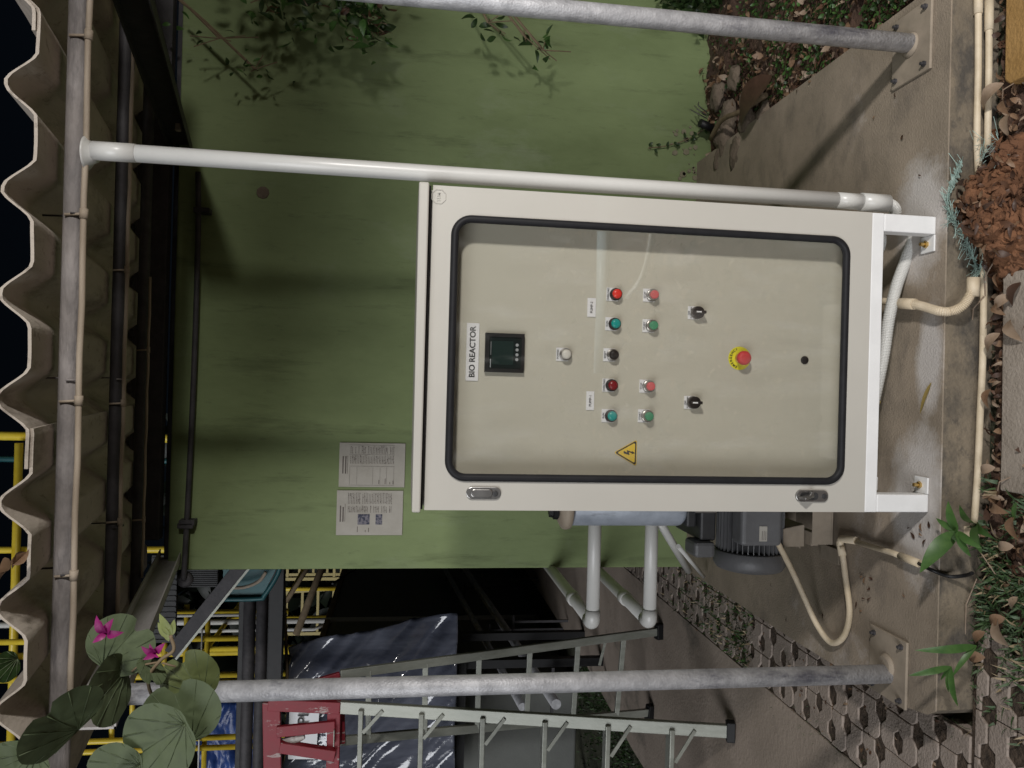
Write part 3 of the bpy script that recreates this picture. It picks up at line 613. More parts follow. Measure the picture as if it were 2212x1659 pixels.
# --- stand
st = thing('cabinet_stand', (.085, 2.07, 0), 'white painted square tube stand under the control cabinet', 'stand')
mb = MB(); TZ = .155
mb.box(X0, X1, YF, YF+.045, TZ, Z0-.001); mb.box(X0, X1, YF+.29, YF+.33, TZ, Z0-.001); mb.box(X0, X0+.04, YF+.0455, YF+.2895, TZ, Z0-.001); mb.box(X1-.04, X1, YF+.0455, YF+.2895, TZ, Z0-.001)
obj('top_frame', mb, m_white, st, bevel=.002)
for sx in (X0, X1-.048):
    for sy in (YF, YF+.285):
        mb = MB(); mb.box(sx, sx+.048, sy+.001, sy+.043, .002, TZ-.001); obj('leg', mb, m_white, st, bevel=.003)
for sx, w_ in ((X0+.0485, 1), (X1-.0485, -1)):
    for sy in (YF+.002, YF+.287):
        mb = MB(); xa, xb = sorted((sx, sx+w_*.045)); mb.box(xa, xb, sy, sy+.055, .001, .006); f_ = obj('foot_plate', mb, m_white, st, bevel=.0015)
        k = MB(); cxn = (xa+xb)/2; k.lathe((cxn, sy+.03, .006), (0, 0, 1), [(0, .0095), (.007, .0095), (.0075, .0055), (.02, .0055)], 6); obj('anchor_bolt', k, m_gold, f_)
mb = MB(); mb.box(X0+.048, X0+.085, YF+.08, YF+.12, .1, TZ-.002)
obj('gusset_plate', mb, m_white, st, bevel=.001)

# --- white riser conduit beside the cabinet
cd = thing('riser_conduit', (.537, 2.0, .05), 'white plastic conduit rising beside the cabinet to the roof beam', 'conduit')
mb = MB(); mb.tube([(.537, 2.0, .17), (.537, 2.0, .9), (.539, 2.0, 1.6), (.541, 2.0, 2.14)], .0213, 24); obj('riser_pipe', mb, m_pvc, cd, smooth=True)
mb = MB(); mb.tube([(.541, 2.0, 2.09), (.541, 2.0, 2.19)], .0228, 24); mb.lathe((.541, 2.03, 2.19), (0, 0, 1), [(0, .0208), (.012, .026), (.022, .038), (.026, .042)], 22); obj('top_fitting', mb, m_pvc, cd, smooth=True)
mb = MB(); mb.tube([(.5365, 2.0, .09), (.5365, 2.0, .172)], .0248, 24); mb.tube([(.5365, 2.0, .17), (.5365, 2.0, .245)], .0222, 24); obj('coupling', mb, m_pvc, cd, smooth=True)
hose = [(.536, 2.0, .10), (.533, 2.004, .075), (.52, 2.012, .058), (.49, 2.025, .05)]+[aY(1973, 505, 2.03), aY(1957, 560, 2.03), aY(1936, 620, 2.03), aY(1920, 690, 2.03), aY(1908, 770, 2.05), aY(1885, 880, 2.08)]
obj('flexible_hose', ribbed(hose, .0165, .0045, 16), m_pvc, cd, smooth=False)
h2 = [aY(1890, 470, 2.14), aY(1915, 540, 2.15), aY(1925, 600, 2.16), aY(1912, 680, 2.18), aY(1890, 740, 2.2)]
tag(obj('spare_hose', ribbed(h2, .0125, .0045, 12), m_pvc, loc=h2[0]), 'second white ribbed hose hidden behind the first beneath the cabinet', 'hose')

# beige ribbed hose from under the cabinet to the ground pipe
t = thing('supply_hose', (.15, 1.9, 0), 'dirty beige ribbed hose dropping from under the cabinet over the slab edge', 'hose')
pp = [aZ(1905, 650, .04), aZ(1935, 655, .03), aZ(1968, 655, .028), aZ(1995, 662, .025), aY(2030, 672, 1.865), aY(2055, 672, 1.85)+Vector((0, 0, .0)), aY(2080, 660, 1.83), aY(2096, 636, 1.82), aY(2101, 618, 1.82)]
obj('ribbed_hose', ribbed(pp[2:], .0125, .004, 14), m_cond, t)
mb = MB(); mb.tube(smoothpath(pp[:3], 5), .0105, 14); mb.tube([pp[1].lerp(pp[2], .1), pp[2].lerp(pp[3], .3)], .0155, 14); obj('hose_coupling', mb, m_cond, t, smooth=True)
mb = MB(); mb.tube([aY(2101, 640, 1.82), aY(2103, 600, 1.82)], .0155, 14); obj('end_socket', mb, m_cond, t, smooth=True)
# ground pipes along slab
t = thing('ground_conduit', (0, 1.85, -.09), 'long beige conduit lying on the soil along the slab front', 'conduit', 'beige conduits along the slab front')
pa = [aY(2113, -60, 1.871), aY(2113, 150, 1.869), aY(2111, 320, 1.864)]
pb = [aY(2124, 560, 1.85), aY(2123, 760, 1.848), aY(2117, 900, 1.846), aY(2112, 1020, 1.846), aY(2104, 1135, 1.85)]
mb = MB(); mb.tube(smoothpath(pa+pb, 6), .0088, 14); obj('conduit_pipe', mb, m_cond, t, smooth=True)
mb = MB(); mb.tube([aY(2113, -40, 1.871), aY(2113, 30, 1.870)], .0112, 14); obj('coupling', mb, m_cond, t, smooth=True)
for px, py in ((2100, 135), (2100, 1150)):
    p = aZ(px, py, -.085); mb = MB(); mb.box(p.x-.014, p.x+.014, p.y-.012, p.y+.03, -.1, -.073); obj('pipe_clip', mb, m_cond, t, bevel=.002)
t = thing('ground_conduit', (.8, 1.81, -.09), 'shorter beige conduit beside the long one at the right front', 'conduit', 'beige conduits along the slab front')
mb = MB(); mb.tube(smoothpath([aY(2137, -60, 1.855), aY(2136, 150, 1.853), aY(2133, 330, 1.85)], 6), .0088, 14); obj('conduit_pipe', mb, m_cond, t, smooth=True)
mb = MB(); mb.tube([aY(2137, 0, 1.855), aY(2136.5, 66, 1.854)], .0112, 14); obj('coupling', mb, m_cond, t, smooth=True)

# ================================================================== BLOWER UNIT behind the cabinet
bl = thing('air_blower', (-.42, 2.5, 0), 'grey motor driven air blower with a blue silencer, half hidden left of the cabinet', 'blower')
mb = MB(); xc, yc = -.395, 2.5
mb.lathe((xc, yc, .5), (0, 0, 1), [(-.02, .055), (-.008, .066), (0, .068), (.36, .068), (.365, .062)], 30); sil = obj('silencer', mb, m_blue, bl, smooth=True)
mb = MB(); mb.lathe((xc, yc, .866), (0, 0, 1), [(0, .06), (.004, .079), (.02, .082), (.03, .078), (.042, .055), (.048, .04), (.05, .0005)], 30); obj('cap', mb, m_dirtypvc, sil, smooth=True)
mb = MB(); mb.lathe((xc-.018, yc-.03, .914), (0, 0, 1), [(0, .026), (.016, .026), (.018, .02), (.03, .018), (.031, .001)], 6); obj('cap_nut', mb, m_blk, sil)
mb = MB(); mb.box(-.5, -.2, 2.42, 2.66, .39, .445); mb.box(-.46, -.2, 2.45, 2.62, .446, .482)
cas = obj('blower_casing', mb, m_mdark, bl, bevel=.008)
mb = MB(); mb.box(-.552, -.5, 2.4, 2.5, .3985, .47); obj('side_housing', mb, m_motor, cas, bevel=.012)
for i in range(3):
    mb = MB(); mb.tube([(-.4+i*.05, 2.41, .4), (-.4+i*.05, 2.41, .47)], .006, 8); obj('bolt', mb, m_chrome, cas)
# bell flange between casing and motor
mb = MB(); mb.prism([(-.56, .392), (-.45, .36), (-.2, .36), (-.2, .392)], 2.4, 2.55)
# motor, axis along X
my, mz = 2.47, .25
mb = MB(); mb.lathe((-.2, my, mz), (-1, 0, 0), [(0, .095), (.338, .095)], 40); mot = obj('motor_body', mb, m_mdark, bl, smooth=True)
mb = MB()
for i in range(40):
    an = 2*PI*i/40; p = Vector((0, math.cos(an), math.sin(an))); mb.bar((-.21, my+p.y*.102, mz+p.z*.102), (-.535, my+p.y*.102, mz+p.z*.102), .0028, .018, up=(0, p.y, p.z))
obj('cooling_fins', mb, m_motor, mot)
mb = MB(); mb.lathe((-.537, my, mz), (-1, 0, 0), [(0, .114), (.003, .119), (.046, .118), (.061, .108), (.066, .09), (.067, .001)], 44); obj('fan_cover', mb, m_motor, mot, smooth=True)
mb = MB(); mb.box(-.495, -.36, 2.31, 2.39, .214, .352); tb = obj('terminal_box', mb, m_motor, mot, bevel=.014, seg=4)
mb = MB(); mb.box(-.478, -.43, 2.3075, 2.3095, .268, .294); obj('rating_label', mb, m_paper, tb)
mb = MB()
for k in range(3): mb.box(-.474, -.445, 2.3065, 2.3072, .272+k*.006, .2735+k*.006)
obj('rating_text', mb, m_ink, tb)
# support frame
mb = MB(); mb.box(-.5, -.2, 2.36, 2.43, .012, .018); mb.box(-.5, -.2, 2.36, 2.366, .018, .085); mb.box(-.5, -.2, 2.6, 2.66, .012, .085); mb.box(-.56, -.51, 2.33, 2.44, .002, .01); mb.box(-.56, -.51, 2.58, 2.68, .002, .01); mb.box(-.505, -.46, 2.367, 2.6, .06, .085); obj('support_frame', mb, m_tan, bl, bevel=.002)
mb = MB(); mb.prism([(-.515, .09), (-.515, .165), (-.455, .165), (-.44, .09)], 2.4, 2.52); obj('mounting_foot', mb, m_tan, bl, bevel=.003)
# rear discharge pipes toward the slab
for a_, b_, r in (((1425, 1128), (1487, 1232), .017), ((1465, 1180), (1520, 1245), .009)):
    mb = MB(); p = aY(*a_, 2.9); q = aZ(b_[0], b_[1], .03); q = aY(b_[0], b_[1], 3.4)
    mb.tube([p, q], r, 14); obj('drain_pipe', mb, m_pvc, bl, smooth=True)
# PVC air pipes
def airpipe(zc_, label):
    t = thing('air_pipe', (-.7, 2.9, zc_), label, 'pipe', 'white plastic air pipes left of the cabinet')
    xe = -.915; r = .0255
    mb = MB(); mb.tube([(-.33, 2.9, zc_+.002), (xe+.015, 2.9, zc_)], r, 24); obj('cross_run', mb, m_pvc, t, smooth=True)
    mb = MB(); mb.tube([(xe, 2.93, zc_), (xe+.004, 3.3, zc_+.003), (xe+.01, 4.9, zc_+.01)], r, 24); obj('long_run', mb, m_pvc, t, smooth=True)
    mb = MB(); pts_ = [(xe+.05, 2.9, zc_), (xe+.022, 2.9, zc_)]+[(xe+.022-.022*math.sin(a*PI/12), 2.922-.022*math.cos(a*PI/12), zc_) for a in range(1, 7)]+[(xe, 2.95, zc_)]
    mb.tube(pts_, r+.004, 24); obj('elbow', mb, m_pvc, t, smooth=True)
    mb = MB(); mb.lathe((xe+.003, 3.2, zc_+.002), (0, 1, 0), [(0, r+.0005), (.004, r+.005), (.05, r+.005), (.054, r+.001)], 24); obj('socket_ring', mb, m_pvc, t, smooth=True)
airpipe(.678, 'upper white plastic air pipe turning back with an elbow'); airpipe(.45, 'lower white plastic air pipe turning back with an elbow')
# motor cable loop
t = thing('cable_conduit', (-.6, 2.35, 0), 'beige flexible conduit looping on the slab from the motor box to the front edge', 'conduit')
lp_ = [(-.48, 2.35, .216), aZ(1712, 1235, .13), aZ(1738, 1292, .08), aZ(1765, 1350, .035), aZ(1795, 1388, .018), aZ(1822, 1375, .016), aZ(1835, 1325, .016), aZ(1826, 1245, .016), aZ(1818, 1180, .02)]
mb = MB(); mb.tube(smoothpath(lp_, 8), .0095, 14); obj('loop', mb, m_cond, t, smooth=True)
mb = MB(); mb.tube([aZ(1820, 1200, .02), aZ(1814, 1172, .02), aZ(1818, 1164, .02), aZ(1850, 1168, .02)], .0118, 14); obj('elbow', mb, m_cond, t, smooth=True)
mb = MB(); mb.tube([aZ(1835, 1166, .02), aZ(1930, 1195, .018), aZ(1950, 1203, .018)], .0085, 14); mb.tube([aZ(1945, 1201, .018), aZ(1985, 1217, .018)], .0112, 14); obj('straight_conduit', mb, m_cond, t, smooth=True)
mb = MB(); mb.tube(smoothpath([aZ(1980, 1215, .018), aZ(2010, 1230, .02), aY(2050, 1245, 1.86), aY(2085, 1243, 1.83), aY(2100, 1238, 1.8)], 6), .005, 10); obj('black_cable', mb, m_blk, t, smooth=True)

# ================================================================== LADDER
ld = thing('step_ladder', (-1.65, 3.8, -.1), 'aluminium step ladder with a red top standing on the path at the left', 'ladder')
Fa, Ft = aZ(1588, 1580, -.097), aY(735, 1527, 3.7); Ba, Bt = aZ(1430, 1363, -.097), aY(735, 1457, 3.84); Ca, Ct = aZ(1410, 1538, -.097), aY(735, 1600, 3.84)
Fb, Fbt = Vector((-2.14, 3.3, -.097)), Vector((-1.93, 3.7, Ft.z))
def rail(p, q, w_, h_): mb = MB(); mb.bar(p+(q-p)*.012, q, w_, h_, (0, 1, 0)); return obj('rail', mb, m_alu, ld, bevel=.003)
rail(Fa, Ft, .058, .026); rail(Fb, Fbt, .058, .026); rail(Ba, Bt, .045, .022); rail(Ca, Ct, .045, .022)
for p, q in ((Fa, Ft), (Fb, Fbt), (Ba, Bt), (Ca, Ct)):
    mb = MB(); mb.bar(p+Vector((0, 0, .002)), p+(q-p)*.022, .09, .045, (0, 1, 0)); obj('foot', mb, m_blk, ld, bevel=.004)
for i in range(6):
    tt = (i+1)/6.35; p = Fa.lerp(Ft, tt); q = Fb.lerp(Fbt, tt); mb = MB(); mb.bar(p, q, .06, .022, (0, 0, 1)); s_ = obj('step', mb, m_alu, ld, bevel=.003)
    mb = MB(); mb.bar(p+Vector((-.01, -.03, -.005)), p.lerp(q, .25)+Vector((0, -.03, -.001)) if False else p+Vector((-.005, .0, -.11)), .012, .006); mb = MB(); mb.bar(p+Vector((0, -.04, -.1)), p.lerp(q, .25)+Vector((0, -.04, -.012)), .016, .006, (0, 1, 0)); obj('brace', mb, m_alu, s_)
for i in range(6):
    tt = (i+1)/6.35-.02; p = Ba.lerp(Bt, tt); q = Ca.lerp(Ct, tt); mb = MB(); mb.bar(p, q, .02, .028, (0, 0, 1)); obj('rear_rung', mb, m_alu, ld, bevel=.002)
mb = MB(); mb.bar(Ba.lerp(Bt, .2), Ba.lerp(Bt, .155).lerp(Ca.lerp(Ct, .155), .35)+Vector((0, 0, .1)), .015, .006, (0, 1, 0)); obj('rear_brace', mb, m_alu, ld)
# red head
def rb(p, q, w_, h_, nm='head_bar', up=(0, 1, 0)): mb = MB(); mb.bar(p, q, w_, h_, up); return obj(nm, mb, m_redp, ld, bevel=.003)
Y7 = 3.7
rb(aY(735, 1527, Y7), aY(580, 1520, Y7), .055, .04); rb(aY(735, 1462, 3.84), aY(640, 1490, 3.8), .05, .022)
rb(aY(587, 1515, Y7), aY(590, 1700, Y7), .08, .035); rb(aY(722, 1525, Y7), aY(718, 1700, Y7), .06, .03); rb(aY(733, 1530, 3.8), aY(735, 1605, 3.8), .05, .03)
rb(aY(598, 1580, Y7-.02), aY(724, 1568, Y7-.02), .05, .022); rb(aY(605, 1612, Y7-.02), aY(724, 1630, Y7-.02), .05, .04)
mb = MB(); mb.bar(aY(722, 1575, Y7-.035), aY(721, 1610, Y7-.035), .004, .03, (0, 1, 0)); obj('tape_patch', mb, m_alu, ld)
mb = MB(); mb.lathe(aY(612, 1605, Y7), (.3, 0, -1), [(0, .02), (.05, .024), (.06, .02), (.07, .02), (.1, .012)], 12); obj('hanging_plug', mb, m_pvc, ld)

# ================================================================== FAR LEFT YARD
TX = -2.62
mb = MB(); mb.box(-9, TX, 6.6, 24, -.15, 2.15); tk = tag(obj('tank_wall', mb, m_tank, bevel=.02), 'low black concrete tank wall at the far left behind the ladder', 'wall')
mb = MB(); mb.box(-9, TX+.03, 6.55, 24, 2.151, 2.21); obj('coping', mb, m_kerb, tk, bevel=.01)
# handrail on the tank
hr = thing('handrail', (TX, 7.4, 2.21), 'yellow pipe handrail standing on the tank wall', 'railing')
for Y in (6.9, 7.75, 8.7, 9.9, 11.3):
    mb = MB(); mb.tube([(TX-.02, Y, 2.211), (TX-.02, Y, 3.25)], .026, 14); obj('post', mb, m_yel, hr, smooth=True)
for z in (2.75, 3.25):
    mb = MB(); mb.tube([(TX-.02, 6.88, z), (TX-.02, 14, z)], .022, 12); obj('rail', mb, m_yel, hr, smooth=True)
mb = MB(); mb.tube([(TX+.01, 8.35, 2.211), (TX-.02, 8.3, 2.3), (TX-.02, 8.3, 3.6)], .018, 12); tag(obj('vent_pipe', mb, m_pvc, smooth=True, loc=(TX, 8.3, 2.21)), 'white pipe rising beside the yellow handrail posts', 'pipe')
# far pale frames
for i, (Y, x) in enumerate(((13, -4.2), (13, -3.3), (14.5, -3.6))):
    t = thing('ladder_frame', (x, Y, 2.21), ('pale yellow ladder frame far behind the handrail, leftmost', 'pale yellow ladder frame far behind the handrail, rightmost', 'pale yellow ladder frame far behind the handrail, farthest back')[i], 'frame', 'pale frames far behind the handrail')
    for dx in (0, .75): mb = MB(); mb.bar((x+dx, Y, 2.212), (x+dx*.9, Y, 3.5), .05, .05, (0, 1, 0)); obj('upright', mb, m_yel2, t)
    for z in (2.5, 2.75, 3.0, 3.25): mb = MB(); mb.bar((x+.02, Y, z), (x+.7, Y, z), .03, .04, (0, 0, 1)); obj('crossbar', mb, m_yel2, t)
# pipes along the tank
for k, (a_, b_, r) in enumerate((((-2.42, 10.6, .9), (-2.38, 5.6, .5), .03), ((-2.3, 10.6, .72), (-2.2, 5.2, .33), .036))):
    mb = MB(); mb.tube([a_, b_], r, 14); t = thing('yard_pipe', b_, ('thin silver pipe running along the black tank wall, upper', 'thicker silver pipe running along the black tank wall, lower')[k], 'pipe', 'silver pipes along the tank wall')
    obj('pipe_run', mb, m_galv, t, smooth=True)
    for s_ in (.1, .4, .7, .95):
        p = Vector(a_).lerp(Vector(b_), s_); mb = MB(); mb.bar(p+Vector((-.2, 0, -r-.01)), p+Vector((.16, 0, -r-.01)), .02, .02); mb.bar(p+Vector((.1, 0, -r-.02)), (p.x+.1, p.y, -.12), .02, .02, (0, 1, 0)); obj('pipe_support', mb, m_dark, t)
mb = MB(); mb.tube([(-2.6, 7.6, 1.02), (-2.6, 7.05, 1.0)], .06, 16); tag(obj('pipe_stub', mb, m_pvc, smooth=True, loc=(-2.6, 7.3, 1)), 'short grey pipe stub sticking out by the tank wall', 'pipe')
mb = MB(); mb.tube(smoothpath([(-2.6, 11, 2.2), (-2.55, 10.6, 2.0), (-2.56, 10.3, 2.12), (-2.58, 9.9, 2.26)], 6), .012, 8); tag(obj('hanging_cable', mb, m_blk, smooth=True, loc=(-2.58, 10, 2.2)), 'black cable drooping over the tank wall top', 'cable')
# big dark horizontal beam
bm_ = thing('crane_beam', (-2.2, 5.0, 2.2), 'dark double steel beam crossing behind the left post', 'beam')
for px, r in ((536, .038), (563, .036)):
    p = aY(px, 1450, 5); mb = MB(); mb.tube([(-4, 5, p.z), (-.6, 5, p.z)], r, 20); obj('beam_tube', mb, m_dark, bm_, smooth=True)
p = aY(592, 1450, 5); mb = MB(); mb.box(-4, -.6, 5.0, 5.06, p.z-.045, aY(572, 1450, 5).z); mb.box(-4, -.6, 4.99, 5.05, aY(524, 1450, 5).z, aY(513, 1450, 5).z); obj('beam_plate', mb, m_blk, bm_, bevel=.003)
p = aY(607, 1450, 5.1); mb = MB(); mb.tube([(-4, 5.1, p.z), (-.6, 5.1, p.z)], .013, 12); tag(obj('teal_rail', mb, m_teal, smooth=True, loc=(-2, 5.1, p.z)), 'thin teal rail just under the dark double beam', 'rail')
t = thing('teal_bracket', aY(520, 1270, 4.7), 'teal rounded bracket hanging over the dark beam beside the green wall', 'bracket')
mb = MB(); P_ = [aY(480, 1295, 4.7), aY(560, 1293, 4.7), aY(572, 1285, 4.7), aY(600, 1240, 4.7), aY(610, 1200, 4.7)]; mb.tube(smoothpath(P_, 5), .014, 12); obj('bracket_rim', mb, m_teal, t, smooth=True)
mb = MB(); mb.add([aY(482, 1230, 4.72), aY(596, 1230, 4.72), aY(566, 1289, 4.72), aY(482, 1292, 4.72), aY(482, 1230, 4.735), aY(596, 1230, 4.735), aY(566, 1289, 4.735), aY(482, 1292, 4.735)], [(0, 1, 2, 3), (7, 6, 5, 4), (0, 4, 5, 1), (1, 5, 6, 2), (2, 6, 7, 3), (3, 7, 4, 0)]); obj('bracket_web', mb, m_teal, t)
mb = MB(); mb.tube(smoothpath([aY(495, 1270, 4.65), aY(530, 1268, 4.65), aY(560, 1255, 4.65), aY(575, 1235, 4.65)], 5), .01, 8); tag(obj('pale_cable', mb, m_dirtypvc, smooth=True, loc=aY(530, 1260, 4.65)), 'pale cable curving in front of the teal bracket', 'cable')
# diagonal brace
t = thing('diagonal_brace', aY(440, 1310, 4.3), 'dark diagonal steel brace rising left of the green wall', 'brace')
a_, b_ = aY(535, 1205, 4.3), aY(368, 1412, 4.3); mb = MB(); mb.bar(a_, b_, .02, .075, (0, 1, 0)); n_ = Vector((0, 1, 0)); dd = (b_-a_).normalized(); sd = dd.cross(n_).normalized()
mb = MB(); mb.bar(a_, b_, .02, .07, up=tuple(sd)); obj('brace_web', mb, m_dark, t, bevel=.003)
mb = MB(); off = sd*(-.041 if sd.z > 0 else .041); mb.bar(a_+off, b_+off, .04, .012, up=tuple(sd)); obj('brace_flange', mb, m_alu, t)
# dark shade-net panels
for i, (x0, x1, y0, y1, Y) in enumerate(((328, 378, 1200, 1388, 4.8), (378, 470, 1200, 1268, 4.9))):
    a_, b_ = aY(x0, y0, Y), aY(x1, y1, Y); mb = MB(); mb.box(b_.x, a_.x, Y, Y+.03, b_.z, a_.z)
    for j in range(16): xx = b_.x+(a_.x-b_.x)*(j+.5)/16; mb.box(xx-.004, xx+.004, Y-.006, Y-.001, b_.z+.003, a_.z-.003)
    tag(obj('shade_screen', mb, m_blk), ('black ribbed panel above and left of the green wall, reaching farther left', 'small black ribbed panel touching the wall edge under the larger one')[i], 'panel')
# yellow scaffold
sc = thing('yellow_scaffold', (-2.4, 6, 2.2), 'yellow pipe scaffold frame behind the leaves at the upper left', 'scaffold')
def yb(p, q, r=.021, m=m_yel, nm='scaffold_bar'): mb = MB(); mb.tube([p, q], r, 14); return obj(nm, mb, m, sc, smooth=True)
zt_, zb_ = 4.7, aY(512, 1450, 6).z
for py, r in ((1323, .022), (1380, .021), (1459, .022), (1594, .021), (1616, .02)):
    p = aY(430, py, 6); yb((p.x, 6, 2.25), (p.x, 6, zt_), r, nm='scaffold_post')
for px in (245, 288, 354, 400, 446):
    p = aY(px, 1450, 6.05); yb((-3.3, 6.05, p.z), (aY(px, 1310 if px > 380 else 1340, 6).x, 6.05, p.z), .019)
p = aY(430, 1332, 5.9); mb = MB(); mb.tube([(p.x, 5.93, 2.25), (p.x, 5.93, 4.6)], .012, 10); tag(obj('white_pipe', mb, m_pvc, smooth=True, loc=(p.x, 5.93, 2.3)), 'white vertical pipe beside the rightmost scaffold post', 'pipe')
p = aY(435, 1390, 5.95); mb = MB(); mb.tube([(-3.3, 5.96, p.z), (p.x+.13, 5.96, p.z)], .006, 8); tag(obj('white_wire', mb, m_pvc, smooth=True, loc=p), 'thin white line crossing the scaffold', 'wire')
# tall posts seen over the roof
for i, (py, r, m) in enumerate(((942, .045, m_yel), (992, .03, m_teal), (1188, .035, m_yel), (1350, .03, m_pvc), (1418, .035, m_yel))):
    p = aY(30, py, 8.5); mb = MB(); mb.tube([(p.x, 8.5, -.14), (p.x, 8.5, 8.5)], r, 14)
    tag(obj('tall_post', mb, m, smooth=True, loc=(p.x, 8.5, -.14)), ('thick yellow pole seen above the roof sheet, rightmost', 'teal pipe beside the thick yellow pole above the roof', 'yellow pole above the roof left of the teal pipe', 'white pole above the roof between two yellow ones', 'yellow pole above the roof, leftmost')[i], 'pole', 'tall poles behind the shed')
p = aY(40, 1000, 8.4); q = aY(40, 1500, 8.4); mb = MB(); mb.tube([(p.x+.2, 8.4, p.z), (q.x-1, 8.4, p.z)], .04, 14); tag(obj('cross_pole', mb, m_yel, smooth=True, loc=p), 'yellow horizontal pole joining the tall poles above the roof', 'pole')
# blue tarp
mb = heightfield(-3.4, -2.62, 0, 1, .04, lambda x, y: 0); mb.v = [(x, 6.45+.05*nz(x, y, 0, 9)+.03*nz(x, y, 2, 25), 2.5+.62*y*(.8+.3*nz(x, 0, 0, 3))) for x, y, z in mb.v]
tp = obj('blue_tarp', mb, m_tarp, smooth=True); tp.modifiers.new('solid', 'SOLIDIFY').thickness = .004; tag(tp, 'crumpled blue tarp hanging behind the yellow scaffold', 'tarp')
# bundle wrapped in clear plastic
def wrapy(u, v):   # u 0..1 left-right, v 0..1 bottom-top
    return 5.25+.05*math.sin(u*7)+.09*nz(u*3+v*1.3, v*1.1, 0, 2)+.07*nz(u*9+v*5, v*2, 4, 1.5)+.028*nz(u*26+v*15, v*4, 7, 1.3)
NU, NV = 70, 80; vs = []; fs = []
for j in range(NV+1):
    v = j/NV
    for i in range(NU+1):
        u = i/NU; xr = aY(950-(950-618)*v, 1334+(1402-1334)*v, 5.2); xl = -3.4
        vs.append((xl+(xr.x-xl)*u, wrapy(u, v), 1.02+(2.14-1.02)*v+.02*nz(u, v, 3, 6)))
for j in range(NV):
    for i in range(NU): a = j*(NU+1)+i; fs.append((a, a+1, a+NU+2, a+NU+1))
wr = thing('wrapped_bundle', (-2.6, 5.4, .9), 'stack of goods wrapped in crinkled clear plastic behind the ladder', 'wrapped goods')
mb = MB(); mb.add(vs, fs); k = len(mb.v)
o = obj('plastic_wrap', mb, m_film, wr, smooth=True); o.modifiers.new('solid', 'SOLIDIFY').thickness = .003
mb = MB(); mb.box(-3.4, -1.98, 5.55, 6.3, 1.0, 1.6); mb.box(-3.4, -2.16, 5.56, 6.3, 1.601, 2.05); obj('stacked_goods', mb, m_tank, wr, bevel=.02)
a_ = aY(630, 1545, 5.12); b_ = aY(690, 1625, 5.12); mb = MB(); mb.add([aY(625, 1535, 5.12), aY(690, 1535, 5.12), aY(682, 1640, 5.12), aY(622, 1640, 5.12), aY(625, 1535, 5.125), aY(690, 1535, 5.125), aY(682, 1640, 5.125), aY(622, 1640, 5.125)], [(0, 1, 2, 3), (7, 6, 5, 4), (0, 4, 5, 1), (1, 5, 6, 2), (2, 6, 7, 3), (3, 7, 4, 0)])
pg = obj('paper_sign', mb, m_lab, wr); c_ = aY(656, 1555, 5.11); text('sign_lettering', 'EPI', .1, m_txt, pg, (c_.x-.02, 5.11, c_.z), .001)
for x in (-3.2, -2.05):
    for y in (5.6, 6.2): mb = MB(); mb.bar((x, y, -.13), (x, y, 1.0), .06, .06, (0, 1, 0)); obj('rack_leg', mb, m_blk, wr)
mb = MB(); mb.box(-3.4, -1.97, 5.5, 6.32, .93, .999); obj('rack_shelf', mb, m_blk, wr)
# slanting brown bamboo in front of the handrail
t_a, t_b = aY(815, 1230, 5.6), aY(800, 1242, 5.5)
for k, (a_, b_, r) in enumerate(((aY(700, 1215, 6), aY(640, 1370, 6), .028), (aY(672, 1215, 5.9), aY(618, 1300, 5.9), .017))):
    mb = MB(); mb.tube([a_, b_], r, 10); tag(obj('wooden_pole', mb, m_bark, smooth=True, loc=a_), ('thick slanting wooden pole in front of the yellow handrail', 'thin slanting wooden pole beside the thick one')[k], 'pole')
a_, b_ = aY(612, 1215, 5.3), aY(628, 1700, 5.3); mb = MB(); mb.tube([a_, b_], .011, 8); tag(obj('slack_rope', mb, m_bark, loc=a_), 'brown rope stretched level below the dark beam', 'rope')

# ================================================================== VEGETATION
def leafshape(L, W, n=6, curl=.15, fold=.12, tip=1.0):
    """leaf along +Y, base at origin; returns verts, faces"""
    vs = []; fs = []
    for i in range(n+1):
        t = i/n; w_ = W/2*math.sin(PI*min(1, t**.8*.98+.02))**.8*(1 if t < 1 else 0); z = curl*L*(math.sin(t*PI)*.5-t*t*.6)
        vs += [(-w_, t*L, z+fold*w_), (0, t*L, z), (w_, t*L, z+fold*w_)]
    for i in range(n):
        a = i*3; fs += [(a, a+1, a+4, a+3), (a+1, a+2, a+5, a+4)]
    return vs, fs
def place(mb, shape, p, rot, s=1, mi=0):
    vs, fs = shape; mb.add([Vector(p)+rot @ (Vector(v)*s) for v in vs], fs, mi)
def rrot(r, tilt=.5): return Matrix.Rotation(r.uniform(0, 2*PI), 3, 'Z') @ Matrix.Rotation(r.gauss(0, tilt), 3, 'X') @ Matrix.Rotation(r.gauss(0, tilt), 3, 'Y')
LS = [leafshape(1, .42, 5, .25, .25), leafshape(1, .55, 5, -.2, .2), leafshape(1, .3, 5, .35, .3)]
def litter(name, pts_fn, n, s0, s1, mats, seed, tilt=.35):
    r = random.Random(seed); mb = MB()
    for i in range(n):
        p = pts_fn(r)
        if p: place(mb, r.choice(LS), p, rrot(r, tilt), r.uniform(s0, s1), r.randrange(len(mats)))
    return obj(name, mb, mats, smooth=True)
def front_pt(r):
    x = r.uniform(-.5, 1.25); y = r.uniform(1.45, 1.835)
    return (x, y, soilz(x, y)+.004+.008*r.random())
tag(litter('leaf_litter', front_pt, 3000, .01, .038, m_dry, 3, .5), kind='stuff', label='brown dry leaf litter on the soil in front of the slab')
def right_pt(r):
    x = 1.14+abs(r.gauss(0, .35)); y = r.uniform(2.0, 3.68)
    return (x, y, rsoilz(x, y)+.01+.015*r.random())
tag(litter('leaf_litter_bank', right_pt, 1700, .015, .05, m_dry, 5, .5), kind='stuff', label='dry leaf litter on the bank right of the slab')
